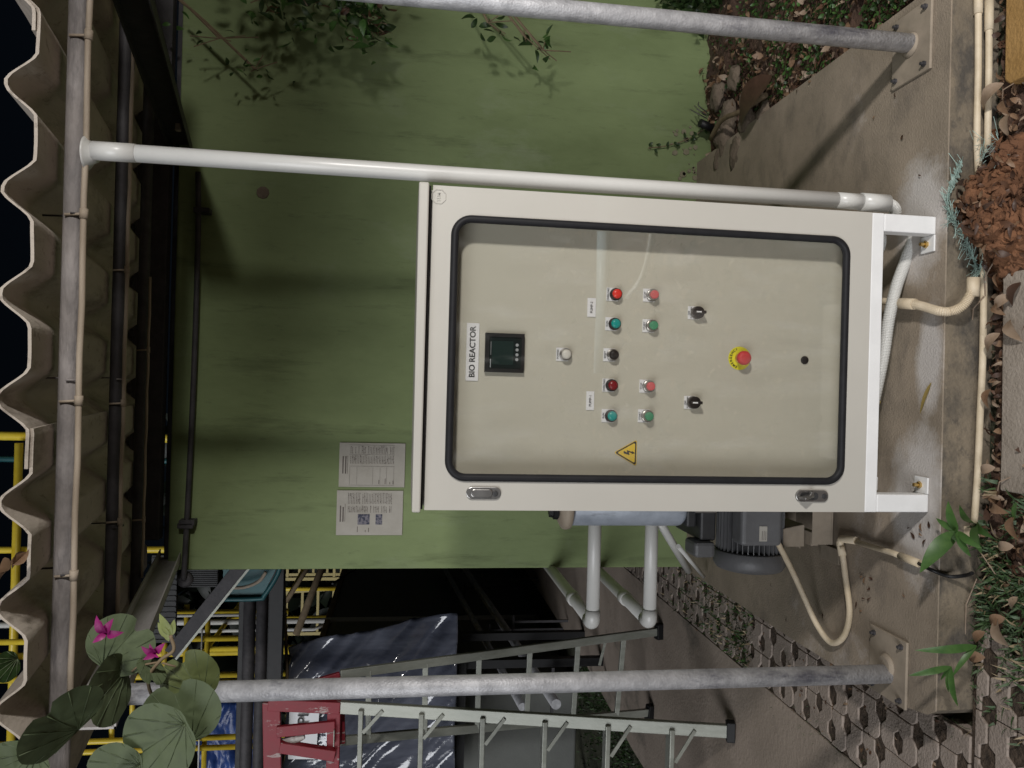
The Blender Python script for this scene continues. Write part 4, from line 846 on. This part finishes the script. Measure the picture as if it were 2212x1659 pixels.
def edge_pt(r):
    x = r.uniform(-1.24, -.9)
    y = r.uniform(1.9, 5.4); return (x, y, -.11+.012*r.random())
tag(litter('leaf_bits', edge_pt, 520, .008, .032, m_dry, 6, .3), kind='stuff', label='small dead leaf scraps caught in the paving')
def behind_pt(r): x = r.uniform(-1.5, 2); y = r.uniform(-.15, 1.4); return (x, y, soilz(x, y)+.008) if x > -.6 else None
mb = MB(); mb.tube([(.1, -1.95, -.06), (.7, -1.93, -.06), (1.5, -1.98, -.06)], .045, 14); tag(obj('pale_pipe', mb, M('pale_blue_pipe', (.42, .55, .62), .4), smooth=True, loc=(.8, -1.95, -.06)), 'pale blue pipe on the ground, seen mirrored in the cabinet window', 'pipe')
mb = MB(); mb.tube(smoothpath([(.62, -1.3, -.08), (.75, -.9, -.07), (1.1, -.75, -.07), (1.6, -.9, -.07)], 6), .018, 10); tag(obj('white_hose', mb, m_pvc, smooth=True, loc=(.8, -.9, -.07)), 'white curved hose on the ground, seen mirrored in the cabinet window', 'hose')
tag(obj('soil_behind', heightfield(-4, 4, -7, -.18, .08, lambda x, y: -.125+.02*nz(x, y, 0, 3)), m_soil, smooth=True), kind='structure')
def far_pt(r): x = r.uniform(-3, 3); y = -.2-5*r.random()**1.5; return (x, y, -.1)
tag(litter('leaf_litter_far', far_pt, 1500, .04, .11, m_dry, 9, .4), kind='stuff', label='dry leaf litter on the soil behind the viewer')
tag(litter('leaf_litter_near', behind_pt, 500, .03, .07, m_dry, 8, .4), kind='stuff', label='dry leaf litter on the soil towards the viewer')
# small debris on slab: individual dark pods
ORD = ['first', 'second', 'third', 'fourth', 'fifth', 'sixth', 'seventh', 'eighth', 'ninth', 'tenth']; CNT = {}
def leaflabel(px, py):
    g = ('inside the conduit loop, %s from the cabinet' if 1840 < px < 1890 and py > 1240 else 'beside the left stand foot, %s from the foot' if px > 1950 and 1100 < py < 1200 else 'between the right post and cabinet, %s from the post' if py < 400 else 'on the bare left slab, %s from the cabinet')
    n = CNT.get(g, 0); CNT[g] = n+1; return 'tiny withered leaf '+g % ORD[n]
for i, (px, py) in enumerate(sorted([(1862, 1290), (1868, 1262), (1858, 1248), (1880, 1270), (1850, 1300), (1875, 1300), (1885, 1252), (1862, 1320), (1700, 1345), (1775, 1325), (1665, 1260), (1990, 1130), (1985, 1150), (1975, 1165), (2005, 1140), (2000, 1165), (1965, 1140), (1955, 1290), (1905, 1395), (1752, 175), (1720, 195), (1990, 470-90), (1890, 250), (1945, 300), (1935, 210)], key=lambda q: q[1])):
    p = aZ(px, py, .003); mb = MB(); place(mb, LS[i % 3], p, Matrix.Rotation(i*2.4, 3, 'Z') @ Matrix.Rotation(.2, 3, 'X'), .012+.012*R_.random()); 
    tag(obj('fallen_leaf', mb, m_dry[3 if i % 3 else 0], smooth=True, loc=p), leaflabel(px, py), 'leaf', 'tiny leaves fallen on the slab')
# larger individual dry leaves
BIG = [(2182, 245, 'pale curled leaf between the brick and the soil heap', .06, 2, 1.6), (2186, 640, 'pale torn leaf beside the tile corner near the heap', .06, 2, .5), (2150, 655, 'brown leaf leaning on the ground pipe by the hose socket', .05, 0, 2.4), (2205, 610, 'dark leaf between the soil heap and the tile', .06, 3, 1.2), (2190, 1180, 'grey pink dry leaf lying flat in the grass', .05, 2, .2), (2200, 1290, 'small pinkish leaf scrap at the far edge of the grass', .04, 2, 1.1), (2128, 1365, 'brown leaf at the slab foot behind the grass', .05, 0, .9), (2178, 1395, 'big tan dry leaf standing against the slab end', .075, 2, -1.1), (2168, 180, 'large pale tan leaf right of the beige conduits', .08, 2, .6), (2160, 720, 'pale brown leaf beside the ground pipe', .06, 2, .9), (2183, 690, 'light curled leaf on the litter near the tile', .07, 2, 2.2),
       (2140, 840, 'dark brown leaf below the ground pipe', .05, 0, 1.5), (2172, 1335, 'oval pinkish dry leaf lying on the paving', .055, 0, .5), (2150, 1010, 'curled grey brown leaf near the tile corner', .05, 2, .3), (2145, 1090, 'rust brown leaf beside the ground pipe clip', .055, 0, 2.9), (2190, 1115, 'folded orange leaf between the tile and the grass', .06, 0, 1.9), (2168, 215, 'tan leaf fragment under the large pale leaf', .05, 0, 2.0), (2128, 1420, 'orange brown leaf leaning at the slab face', .06, 0, .2)]
for px, py, lab, L_, mi, an in BIG:
    p = aZ(px, py, -.085); mb = MB(); place(mb, leafshape(1, .5, 8, .4, .3), p, Matrix.Rotation(an, 3, 'Z') @ Matrix.Rotation(.25, 3, 'X'), L_)
    o = obj('dry_leaf', mb, m_dry[mi], smooth=True, loc=p); tag(o, lab, 'leaf', 'large dry leaves on the ground')
# twigs
for i, (a_, b_) in enumerate((((2150, 560), (2128, 640)), ((2126, 640), (2100, 700)), ((2190, 180), (2165, 215)), ((2155, 1060), (2185, 1030)), ((2105, 1150), (2150, 1240)), ((2085, 1370), (2110, 1250)))):
    p, q = aZ(*a_, -.085), aZ(*b_, -.09); mb = MB(); mb.tube([p, (p+q)/2+Vector((.004, .003, .012)), q], .0016, 6); tag(obj('twig', mb, m_dry[2], loc=p), ('dry twig lying across the ground pipe beside the ribbed hose', 'dry twig crossing toward the end socket of the ribbed hose', 'dry twig by the large pale tan leaf at the right', 'dry twig at the left corner of the cement tile', 'pale straw twig under the broad leaved weed', 'dry twig standing at the slab end by the big tan leaf')[i], 'twig', 'twigs on the soil')
# grass patches
def grass(name, fn, n, h0, h1, seed, mats, weights, lab, wd=.004):
    r = random.Random(seed); mb = MB()
    for i in range(n):
        p = fn(r)
        if not p: continue
        h = r.uniform(h0, h1); lean = r.uniform(.2, 1.1); az = r.uniform(0, 2*PI); dx, dy = math.cos(az), math.sin(az); w_ = wd*r.uniform(.6, 1.4); vs = []
        for k in range(4):
            t = k/3; o = lean*h*t*t; z = h*t*(1-.35*lean*t); ww = w_*(1-t)**.7/2; vs += [(p[0]+dx*o-dy*ww, p[1]+dy*o+dx*ww, p[2]+z), (p[0]+dx*o+dy*ww, p[1]+dy*o-dx*ww, p[2]+z)]
        mb.add(vs, [(0, 1, 3, 2), (2, 3, 5, 4), (4, 5, 7, 6)], r.choices(range(len(mats)), weights)[0])
    return tag(obj(name, mb, mats, smooth=True), lab, kind='stuff')
def gp1(r): x = r.gauss(-.5, .15); y = r.uniform(1.55, 1.85); return (x, y, -.108) if -.86 < x < -.17 and nz(x, y, 3, 12) > -.12 else None
grass('grass', gp1, 1900, .018, .045, 1, m_grass, (5, 4, 1.3), 'green grass tuft growing at the slab corner', .009)
def gp2(r): x = -1.24+r.gauss(0, .04); y = r.uniform(1.9, 3.0); return (x, y, -.12)
grass('grass_verge', gp2, 500, .015, .04, 2, m_grass, (5, 2, 1), 'thin grass along the path edge', .003)
def gp3(r): x = r.uniform(-1.22, -.905); y = abs(r.gauss(0, .5))+3.15; return (x, y, -.12) if y < 5 else None
grass('ground_weeds', gp3, 1500, .02, .055, 3, [m_leafd, m_leafl, m_grass[2]], (5, 3, 2), 'dense green weeds between the slab and the path', .011)
def gp4(r): y = r.uniform(4.6, 6.5); x = -2.3-abs(r.gauss(0, .35)); return (x, y, -.15)
grass('moss_weeds', gp4, 1800, .015, .05, 4, [m_leafd, m_grass[0]], (5, 1), 'dark weeds beside the far end of the path', .012)
def gp5(r): x = -.91+r.gauss(0, .012); y = r.uniform(1.86, 3.2); return (x, y, -.12)
grass('slab_edge_grass', gp5, 260, .015, .05, 5, m_grass, (4, 2, 2), 'sparse grass in the joint along the slab', .003)
# creeping ground cover on the bank
r = random.Random(12); mb = MB()
for i in range(3800):
    cxx, cyy, sx, sy = r.choice(((1.22, 2.45, .1, .3), (1.35, 2.8, .12, .35), (1.5, 2.6, .2, .4), (1.3, 2.2, .12, .15), (1.62, 3.0, .16, .3)))
    x = r.gauss(cxx, sx); y = r.gauss(cyy, sy)
    if x < 1.145 or y > 3.6 or y < 1.95: continue
    if nz(x, y, 0, 7) < -.12: continue
    place(mb, LS[1], (x, y, rsoilz(x, y)+.015+.035*r.random()), rrot(r, .45), r.uniform(.012, .026), r.choices((0, 1), (3, 2))[0])
tag(obj('ground_cover', mb, [m_leafd, m_leafl], smooth=True), 'small leaved green creeper covering the bank right of the slab', kind='stuff')
# stones by the wall base
for i, (px, py, rr) in enumerate(((1555, 205, .07), (1590, 170, .055), (1575, 255, .08), (1615, 215, .05), (1570, 300, .09), (1620, 270, .07), (1600, 325, .08), (1655, 245, .05), (1640, 205, .04), (1560, 340, .07))):
    p = aZ(px, py, -.03); mb = MB(); bmx = bmesh.new(); bmesh.ops.create_icosphere(bmx, subdivisions=3, radius=1)
    vs = [];
    for v in bmx.verts: q = v.co; k = 1+.5*nz(q.x+i*3, q.y, q.z, 1.5)+.16*nz(q.x+i, q.y, q.z, 4); vs.append((p.x+q.x*rr*k, p.y+q.y*rr*.8*k, p.z+.01+q.z*rr*.42*k))
    mb.add(vs, [tuple(v.index for v in f.verts) for f in bmx.faces]); bmx.free()
    tag(obj('stone', mb, m_stone, smooth=True, loc=p), ('dusty brown stone at the wall foot, ' + ('second from the slab', 'nearest the dark shrub', 'flat one under the crooked branch', 'small one near the creeper', 'largest one beside the cut pipe', 'broad one in the middle of the pile', 'one touching the slab corner', 'small one nearest the post', 'smallest pebble beside the palm sheath', 'low one against the wall by the vine')[i]), 'stone', 'stones at the wall foot')
# dark red brown leaf/bark sheet and stick
a_, b_ = aZ(1535, 300, .03), aZ(1655, 205, .0); mb = MB(); mb.tube(smoothpath([a_, a_.lerp(b_, .35)+Vector((.02, 0, .03)), a_.lerp(b_, .7)+Vector((-.01, 0, .03)), b_], 5), .011, 10); tag(obj('stick', mb, m_bark, smooth=True, loc=a_), 'crooked brown branch lying over the stones', 'branch')
p = aZ(1640, 140, .01); mb = MB(); place(mb, leafshape(1, .5, 8, .2, .25), aZ(1668, 165, .02), Matrix.Rotation(.5, 3, 'Z') @ Matrix.Rotation(.2, 3, 'X'), .26); tag(obj('bark_sheet', mb, m_dry[3], smooth=True, loc=p), 'large dark brown withered palm sheath on the bank', 'dead leaf')
p = aZ(1530, 280, .0); t = thing('cut_pipe', (p.x, 3.62, .0), 'black pipe end with silver foil strips by the wall foot', 'pipe')
mb = MB(); q = aY(1512, 265, 3.6); mb.tube([(q.x, 3.6, q.z), (q.x-.02, 3.62, -.05)], .02, 12); obj('pipe_end', mb, m_blk, t, smooth=True)
mb = MB()
for k in range(3): mb.tube(smoothpath([(q.x+.02+.015*k, 3.59, q.z-.03), (q.x+.03+.02*k, 3.57, q.z+.02), (q.x+.06+.02*k, 3.6, q.z+.05-.02*k)], 4), .003, 6)
obj('foil_strip', mb, m_chrome, t)
# climbing stem with round leaves on the wall
t = thing('creeping_vine', aY(1520, 300, 3.66), 'small vine stem with round leaves climbing the wall foot', 'vine')
P_ = [aY(1530, 270, 3.64), aY(1505, 290, 3.66), aY(1480, 303, 3.68), aY(1440, 315, 3.68), aY(1400, 320, 3.68)]; mb = MB(); mb.tube(smoothpath(P_, 5), .0025, 6); obj('vine_stem', mb, m_bark, t)
mb = MB()
for k, q in enumerate(smoothpath(P_, 3)): place(mb, LS[1], q+Vector((.008*(-1)**k, -.01, 0)), Matrix.Rotation(PI/2, 3, 'X') @ Matrix.Rotation(k*1.9, 3, 'Z'), .028)
obj('vine_leaves', mb, m_leafd, t, smooth=True)

def rrot0(r): return Matrix.Rotation(r.uniform(0, 6.28), 3, 'Z') @ Matrix.Rotation(r.gauss(0, .5), 3, 'X')
# red soil mound and net
def moundz(x, y):
    u = (x-.475)/.2; v = (y-1.77)/.15; rr = u*u+v*v; rr += .55*nz(x, y, 7, 9); return -.14+.12*max(0, 1-abs(rr)**1.1)+.03*nz(x, y, 9, 8)+.032*nz(x, y, 0, 14)+.022*abs(nz(x, y, 2, 36))+.007*nz(x, y, 4, 100)
mb = heightfield(.26, .72, 1.45, 1.89, .005, moundz); r = random.Random(77)
bmx = bmesh.new(); bmesh.ops.create_icosphere(bmx, subdivisions=1, radius=1); IV = [v.co.copy() for v in bmx.verts]; IF = [tuple(v.index for v in f.verts) for f in bmx.faces]; bmx.free()
for i in range(420):
    x = r.gauss(.475, .1); y = r.uniform(1.6, 1.868); q = r.uniform(.003, .02)*r.random()**.7+.002
    if ((x-.475)/.21)**2+((y-1.76)/.16)**2 > 1: continue
    a, b, c = r.uniform(.6, 1.4), r.uniform(.6, 1.4), r.uniform(.35, .8); Rm = rrot0(r)
    mb.add([Vector((x, y, moundz(x, y)+q*.2))+Rm @ Vector((v.x*q*a*(1+.5*r.random()), v.y*q*b, v.z*q*c)) for v in IV], IF)
tag(obj('soil_mound', mb, m_red), 'heap of red brown soil spilling onto the slab front', 'soil heap')
def md_pt(r): x = r.gauss(.475, .1); y = r.uniform(1.66, 1.865); return (x, y, moundz(x, y)+.012)
tag(litter('heap_leaves', md_pt, 230, .015, .045, [m_dry[0], m_dry[1], m_dry[3], m_red], 15, .5), kind='stuff', label='reddish withered leaves mixed into the soil heap')
mb = MB(); p = aZ(2160, 420, -.03); place(mb, leafshape(1, .5, 6, .2, .2), p, Matrix.Rotation(.4, 3, 'Z'), .02); tag(obj('white_petal', mb, m_pvc, smooth=True, loc=p), 'small white petal on the red soil heap', 'petal')
r = random.Random(4); mb = MB(); NP = [aY(2078, 348, 1.862), aY(2066, 375, 1.864), aY(2052, 410, 1.866), aY(2047, 445, 1.866), aY(2062, 478, 1.862), aY(2084, 512, 1.858), aY(2100, 550, 1.856), aY(2114, 588, 1.854), aY(2126, 570, 1.84)]
path = smoothpath(NP, 8)
for i in range(len(path)-1):
    a_, b_ = path[i], path[i+1]; s_ = Vector((.005+.004*math.sin(i*1.9), -.004, .010)); w_ = .35+.8*abs(math.sin(i*.17))+.3*math.sin(i*2.1); mb.add([a_-s_*w_, a_+s_*w_, b_+s_*w_, b_-s_*w_], [(0, 1, 2, 3)])
for i in range(190):
    a_ = path[min(len(path)-1, int(abs(r.gauss(.6, .25))*len(path)) % len(path))]; mb.tube([a_, a_+Vector((r.gauss(0, .02), r.gauss(-.006, .012), r.uniform(0, .024)))], .0008, 3)
for i in range(45):
    a_ = aZ(2110+r.uniform(-6, 60), 300+r.gauss(20, 12), -.07); mb.tube([a_, a_+Vector((r.gauss(0, .02), r.gauss(0, .012), r.uniform(0, .025)))], .0006, 3)
tag(obj('net_strip', mb, m_net), 'frayed pale cyan net strip trapped around the red soil heap', 'net')
# tiles
mb = MB(); mb.prismz([(-.236, 1.2), (.318, 1.2), (.318, 1.783), (.29, 1.779), (-.1, 1.771), (-.237, 1.77)], -.14, -.088)
tag(obj('paving_tile', mb, m_tile, bevel=.004), 'grey cement tile set in the soil at the front middle', 'tile')
p = aZ(2195, 90, -.09); mb = MB(); mb.prismz([(p.x-.105, 1.2), (p.x+.2, 1.2), (p.x+.2, p.y+.03), (p.x-.09, p.y+.026), (p.x-.105, p.y+.01)], -.14, -.08); tag(obj('ochre_brick', mb, m_ochre, bevel=.006), 'ochre yellow brick at the right front corner', 'brick')

# broad-leaf weeds at the slab edge
def weed(base, tips, label, m, W=.3):
    t = thing('weed_plant', base, label, 'weed'); base = Vector(base)
    for L_ in tips:
        tip = Vector(L_); d_ = tip-base; mb = MB(); L = d_.length; z = d_.normalized(); x = z.cross(Vector((0, -.5, 1))).normalized(); n_ = x.cross(z); Mt = Matrix((x, z, n_)).transposed()
        place(mb, leafshape(1, W, 8, .18, .22), base, Mt, L); obj('leaf', mb, m, t, smooth=True)
    return t
b0 = aY(2068, 1148, 1.80)
weed(b0, [aY(2045, 1085, 1.80), aY(2020, 1120, 1.84), aY(1985, 1232, 1.80), aY(2118, 1185, 1.74), aY(2095, 1205, 1.78), aY(2060, 1165, 1.75)], 'green weed with broad oval leaves beside the black cable', m_leafl)
b1 = aY(2110, 1395, 1.78)
weed(b1, [aY(1982, 1407, 1.80), aY(2050, 1408, 1.80), aY(2055, 1460, 1.78)], 'narrow leaved green weed leaning on the slab end, upper one', m_leafl, .14)
b2 = aY(2055, 1440, 1.78)
weed(b2, [aY(1965, 1460, 1.8), aY(2045, 1498, 1.8), aY(2030, 1470, 1.8), aY(2065, 1530, 1.78)], 'narrow leaved green weed beside the left post plate, lower one', m_leafl, .16)
b3 = aZ(2110, 1130, -.09)
weed(b3, [aY(2070, 1100, 1.8), aY(2135, 1160, 1.76), aY(2112, 1190, 1.76)], 'small green sprout growing at the end of the ground pipe', m_leafl, .22)
mb = MB(); place(mb, leafshape(1, .3, 6, .1, .1), aZ(2195, 1085, -.08), Matrix.Rotation(1.4, 3, 'Z'), .05); tag(obj('green_leaf', mb, m_leafl, smooth=True, loc=aZ(2195, 1085, -.08)), 'single fresh green leaf on the tile corner', 'leaf')
p = aZ(1948, 885, .004)
for i, (px, py) in enumerate(((1900, 868), (1895, 880))):
    p = aZ(px, py, .003); mb = MB(); mb.lathe(p, (0, 0, 1), [(0, .005), (.001, .004), (.0012, .0002)], 10); tag(obj('paint_spot', mb, m_yell, loc=p), ('small yellow paint spot on the slab under the cabinet, farther right', 'larger yellow paint spot on the slab under the cabinet')[i], 'paint spot', 'yellow spots on the slab')

p, q = aZ(2012, 826, .003), aZ(1985, 895, .003); mb = MB(); d_ = (q-p); mb.add([p+(Vector((0, 0, .001)) if 0 else Vector())]+[], [])
mb = MB(); place(mb, leafshape(1, .14, 6, .05, .2), p, Matrix.Rotation(math.atan2(d_.y, d_.x)-PI/2, 3, 'Z'), d_.length); tag(obj('bamboo_leaf', mb, leafmat('yellow_leaf', (.3, .22, .06), (.4, .3, .1)), smooth=True, loc=p), 'long narrow yellowish leaf on the slab edge under the cabinet', 'leaf')
# bauhinia branch in front, close to the camera
def bau(p, size, az, tilt, roll=0, YC=1.0):
    """two-lobed leaf facing roughly the camera"""
    vs = [(0, 0, 0)]; fs = []; n = 34; rings = 5
    def rad(a):    # a from base (at -pi/2) round; notch at +pi/2
        d_ = abs(((a-PI/2+PI) % (2*PI))-PI); return .5*(1-.5*math.exp(-(d_/.2)**2))*(1+.06*math.cos(2*a))*(1-.08*math.exp(-((PI-d_)/.3)**2))
    for k in range(1, rings+1):
        for i in range(n):
            a = 2*PI*i/n; r_ = rad(a)*k/rings; x = r_*math.cos(a); y = r_*math.sin(a); z = .16*abs(x)-.1*(x*x+y*y)*1.2+.012*math.sin(a*7)*k/rings
            vs.append((x, y+.0, z))
    for i in range(n): fs.append((0, 1+i, 1+(i+1) % n))
    for k in range(rings-1):
        for i in range(n): a0 = 1+k*n+i; a1 = 1+k*n+(i+1) % n; fs.append((a0, a0+n, a1+n, a1))
    Rm = Matrix.Rotation(roll, 3, 'Y') @ Matrix.Rotation(PI/2+tilt, 3, 'X') @ Matrix.Rotation(az, 3, 'Z')
    return vs, fs, Rm
bt = thing('leafy_branch', aY(420, 1660, 1.0), 'branch with round two lobed leaves and magenta flowers in front at the upper left', 'branch')
def addbau(px, py, wpx, az, tilt, Y=1.0, m=m_leaf, roll=0):
    c = aY(px, py, Y); size = wpx*Y/1661*1.0; vs, fs, Rm = bau(c, size, az, tilt, roll); mb = MB(); mb.add([c+Rm @ (Vector(v)*size) for v in vs], fs)
    for k in range(9):
        a = -PI/2+(k-4)*.62; k_ = int(round(a/(2*PI)*34)) % 34; o_ = Vector(vs[1+3*34+int(round((-PI/2)/(2*PI)*34)) % 34])*1.15
        tip = Vector(vs[1+4*34+(k_+17) % 34])*.97 if True else None; mid = (o_+tip)/2; mid.z += .012; o_.z += .012; tip.z += .012
        mb.tube([c+Rm @ (q_*size) for q_ in (o_, mid, tip)], .00035, 4, mi=1)
    obj('leaf', mb, [m, m_vein], bt, smooth=True)
D_ = math.radians
addbau(262, 1392, 128, D_(-135), .25, 1.0); addbau(412, 1462, 118, D_(-60), -.1, 1.02, m_leaf2); addbau(392, 1540, 150, D_(-75), .1, .97); addbau(345, 1600, 155, D_(30), -.15, .95)
addbau(235, 1490, 140, D_(20), 1.25, .98, m_leaf); addbau(130, 1560, 170, D_(-30), 1.05, .85, m_leaf, .5); addbau(30, 1668, 130, D_(40), .2, .9); addbau(250, 1668, 120, D_(10), .0, .95); addbau(12, 1440, 60, D_(20), .9, .9, m_leafd)
addbau(325, 1450, 70, D_(50), 1.35, 1.0, m_leaf, -.7)
st_ = [aY(275, 1690, .96), aY(330, 1610, .98), aY(352, 1545, 1.0), aY(335, 1460, 1.0), aY(352, 1425, 1.0), aY(378, 1410, 1.0), aY(372, 1370, 1.0)]
mb = MB(); mb.tube(smoothpath([aY(270, 1700, .96), aY(300, 1645, .98), aY(400, 1560, 1.0), aY(318, 1462, 1.0), aY(345, 1428, 1.0)][:2]+[aY(330, 1605, .98), aY(350, 1560, .99), aY(320, 1475, 1.0), aY(345, 1428, 1.0), aY(375, 1405, 1.0), aY(368, 1372, 1.0)], 6), .0022, 8); mb.tube([aY(345, 1430, 1), aY(300, 1438, 1), aY(285, 1450, 1)], .0014, 6); mb.tube([aY(350, 1432, 1), aY(380, 1440, 1)], .0012, 6); mb.tube([aY(300, 1652, .98), aY(322, 1680, .98)], .0014, 6)
obj('stem', mb, m_bark, bt, smooth=True)
for a_, b_, W in (((372, 1372), (343, 1326), .34), ((372, 1372), (376, 1338), .4), ((366, 1378), (340, 1345), .4), ((365, 1385), (352, 1350), .3)):
    p, q = aY(*a_, 1.0), aY(*b_, 1.0); d_ = q-p; z = d_.normalized(); x = z.cross(Vector((0, -1, 0))).normalized(); n_ = x.cross(z); mb = MB(); place(mb, leafshape(1, W, 6, .1, .3), p, Matrix((x, z, n_)).transposed(), d_.length); obj('bud_leaf', mb, m_pale, bt, smooth=True)
for fpx, fpy, ps in ((222, 1368, [(205, 1335), (240, 1340), (262, 1368), (200, 1388), (215, 1345)]), (330, 1410, [(305, 1400), (310, 1425), (352, 1392), (340, 1420), (322, 1395)])):
    mb = MB(); p = aY(fpx+8, fpy, .96)
    for a_ in ps:
        q = aY(*a_, .95); d_ = q-p; z = d_.normalized(); x = z.cross(Vector((0, -1, .2))).normalized(); n_ = x.cross(z); place(mb, leafshape(1, .45, 6, .3, .35), p, Matrix((x, z, n_)).transposed(), d_.length)
    obj('flower', mb, m_mag, bt, smooth=True)
# tiny wilted flower on roof edge
p = aY(20, 1225, 1.79); mb = MB()
for k in range(7): place(mb, LS[k % 3], p+Vector((R_.gauss(0, .015), 0, R_.gauss(0, .008))), rrot(R_, .8), .05)
tag(obj('withered_leaves', mb, m_dry[0], smooth=True, loc=p), 'rust brown withered leaves stuck on the roof edge', 'dead leaves')

# hanging vegetation at the upper right of the wall, and unseen leaves added near the lamp to shade it
def bush(name, clumps, n, s0, s1, mats, wts, seed, label, cat, trunk):
    r = random.Random(seed); t = thing(name, trunk[0], label, cat); mb = MB()
    for i in range(n):
        c_ = r.choice(clumps); p = Vector((r.gauss(c_[0], c_[3]), r.gauss(c_[1], c_[4]), r.gauss(c_[2], c_[5])))
        if p.y > 3.66 and p.z < 2.5: p.y = 3.66-abs(r.gauss(0, .06))
        place(mb, r.choice(LS), p, rrot(r, 1.0), r.uniform(s0, s1), r.choices(range(len(mats)), wts)[0])
    obj('foliage', mb, mats, t, smooth=True)
    mb = MB()
    for c_ in clumps:
        a_ = Vector(trunk[0]); b_ = Vector(c_[:3]); mb.tube(smoothpath([a_, a_.lerp(b_, .5)+Vector((.05, 0, .05)), b_], 4), .006, 6, rs=None)
        for k in range(5): mb.tube([b_, b_+Vector((r.gauss(0, c_[3]), r.gauss(0, c_[4]), r.gauss(-.05, c_[5])))], .0025, 5)
    obj('twigs', mb, m_bark, t); return t
bush('hanging_shrub', [(1.58, 3.2, 1.9, .1, .1, .1), (1.68, 3.3, 1.72, .08, .1, .09), (1.52, 3.3, 1.62, .05, .08, .06), (1.7, 3.15, 2.05, .1, .1, .1)], 560, .03, .075, [m_leafd, m_leafl, m_dry[1]], (4, 3, 1.3), 31, 'dim leafy shrub hanging in front of the wall at the upper right', 'shrub', [(2.1, 3.3, 2.3)])
bush('hanging_shrub', [(1.55, 3.4, .93, .03, .05, .06), (1.6, 3.4, 1.1, .03, .05, .04), (1.5, 3.4, .85, .03, .05, .04)], 26, .035, .07, [m_leafd, m_leafl], (3, 1), 33, 'small sprig of leaves behind the right post', 'sprig', [(1.85, 3.35, 1.2)])
bush('hanging_vine', [(1.45, 3.45, 2.25, .03, .03, .1), (1.33, 3.45, 2.1, .02, .02, .08)], 22, .03, .05, [m_leafd, m_leafl], (2, 2), 35, 'thin hanging twig with a few leaves below the right rafter', 'sprig', [(1.6, 3.45, 2.42)])
bush('dark_shrub', [(1.98, 3.5, .05, .07, .09, .07), (1.9, 3.5, .12, .06, .08, .07), (2.1, 3.3, .05, .1, .12, .08)], 900, .03, .07, [m_leafd], (1,), 36, 'black looking shrub at the wall foot by the right picture edge', 'shrub', [(2.1, 3.5, -.05)])
bush('shading_bough', [(1.715, -.1, 1.86, .03, .06, .03), (1.755, -.1, 1.87, .03, .06, .03), (1.80, -.12, 1.85, .035, .06, .035), (1.85, -.1, 1.86, .04, .06, .035), (1.92, -.15, 1.84, .05, .06, .05), (1.88, -.12, 1.74, .035, .05, .05)], 430, .025, .055, [m_leafd, m_leaf], (1, 1), 37, 'unseen leafy bough added near the lamp to shade the right wall', 'shading branch', [(2.6, -.2, 2.3)])  # unseen bough close to the lamp, shaped to darken the upper right wall
bush('shading_sprig', [(1.645, -.08, 1.87, .02, .05, .045)], 34, .025, .05, [m_leafd, m_leaf], (1, 1), 41, 'unseen leafy sprig added beside the bough to break the riser shadow', 'shading branch', [(1.9, -.2, 2.3)])  # unseen leaves added to blur the riser's shadow line on the wall
# dark trees behind everything
r = random.Random(99); mb = MB()
for i in range(6500):
    x = r.uniform(-17, 0); y = r.uniform(16, 19); z = r.uniform(-.1, 6); place(mb, r.choice(LS[:2]), (x, y+nz(x, z, 0, .5)*1.5, z), rrot(r, 1), r.uniform(.5, 1.0), r.randrange(2))
tag(obj('tree_belt', mb, [leafmat('shade_leaf', (.003, .006, .003), (.012, .02, .008)), leafmat('night_leaf', (.003, .006, .003), (.007, .012, .005))], smooth=True), 'dark belt of trees far behind the tank', kind='stuff')
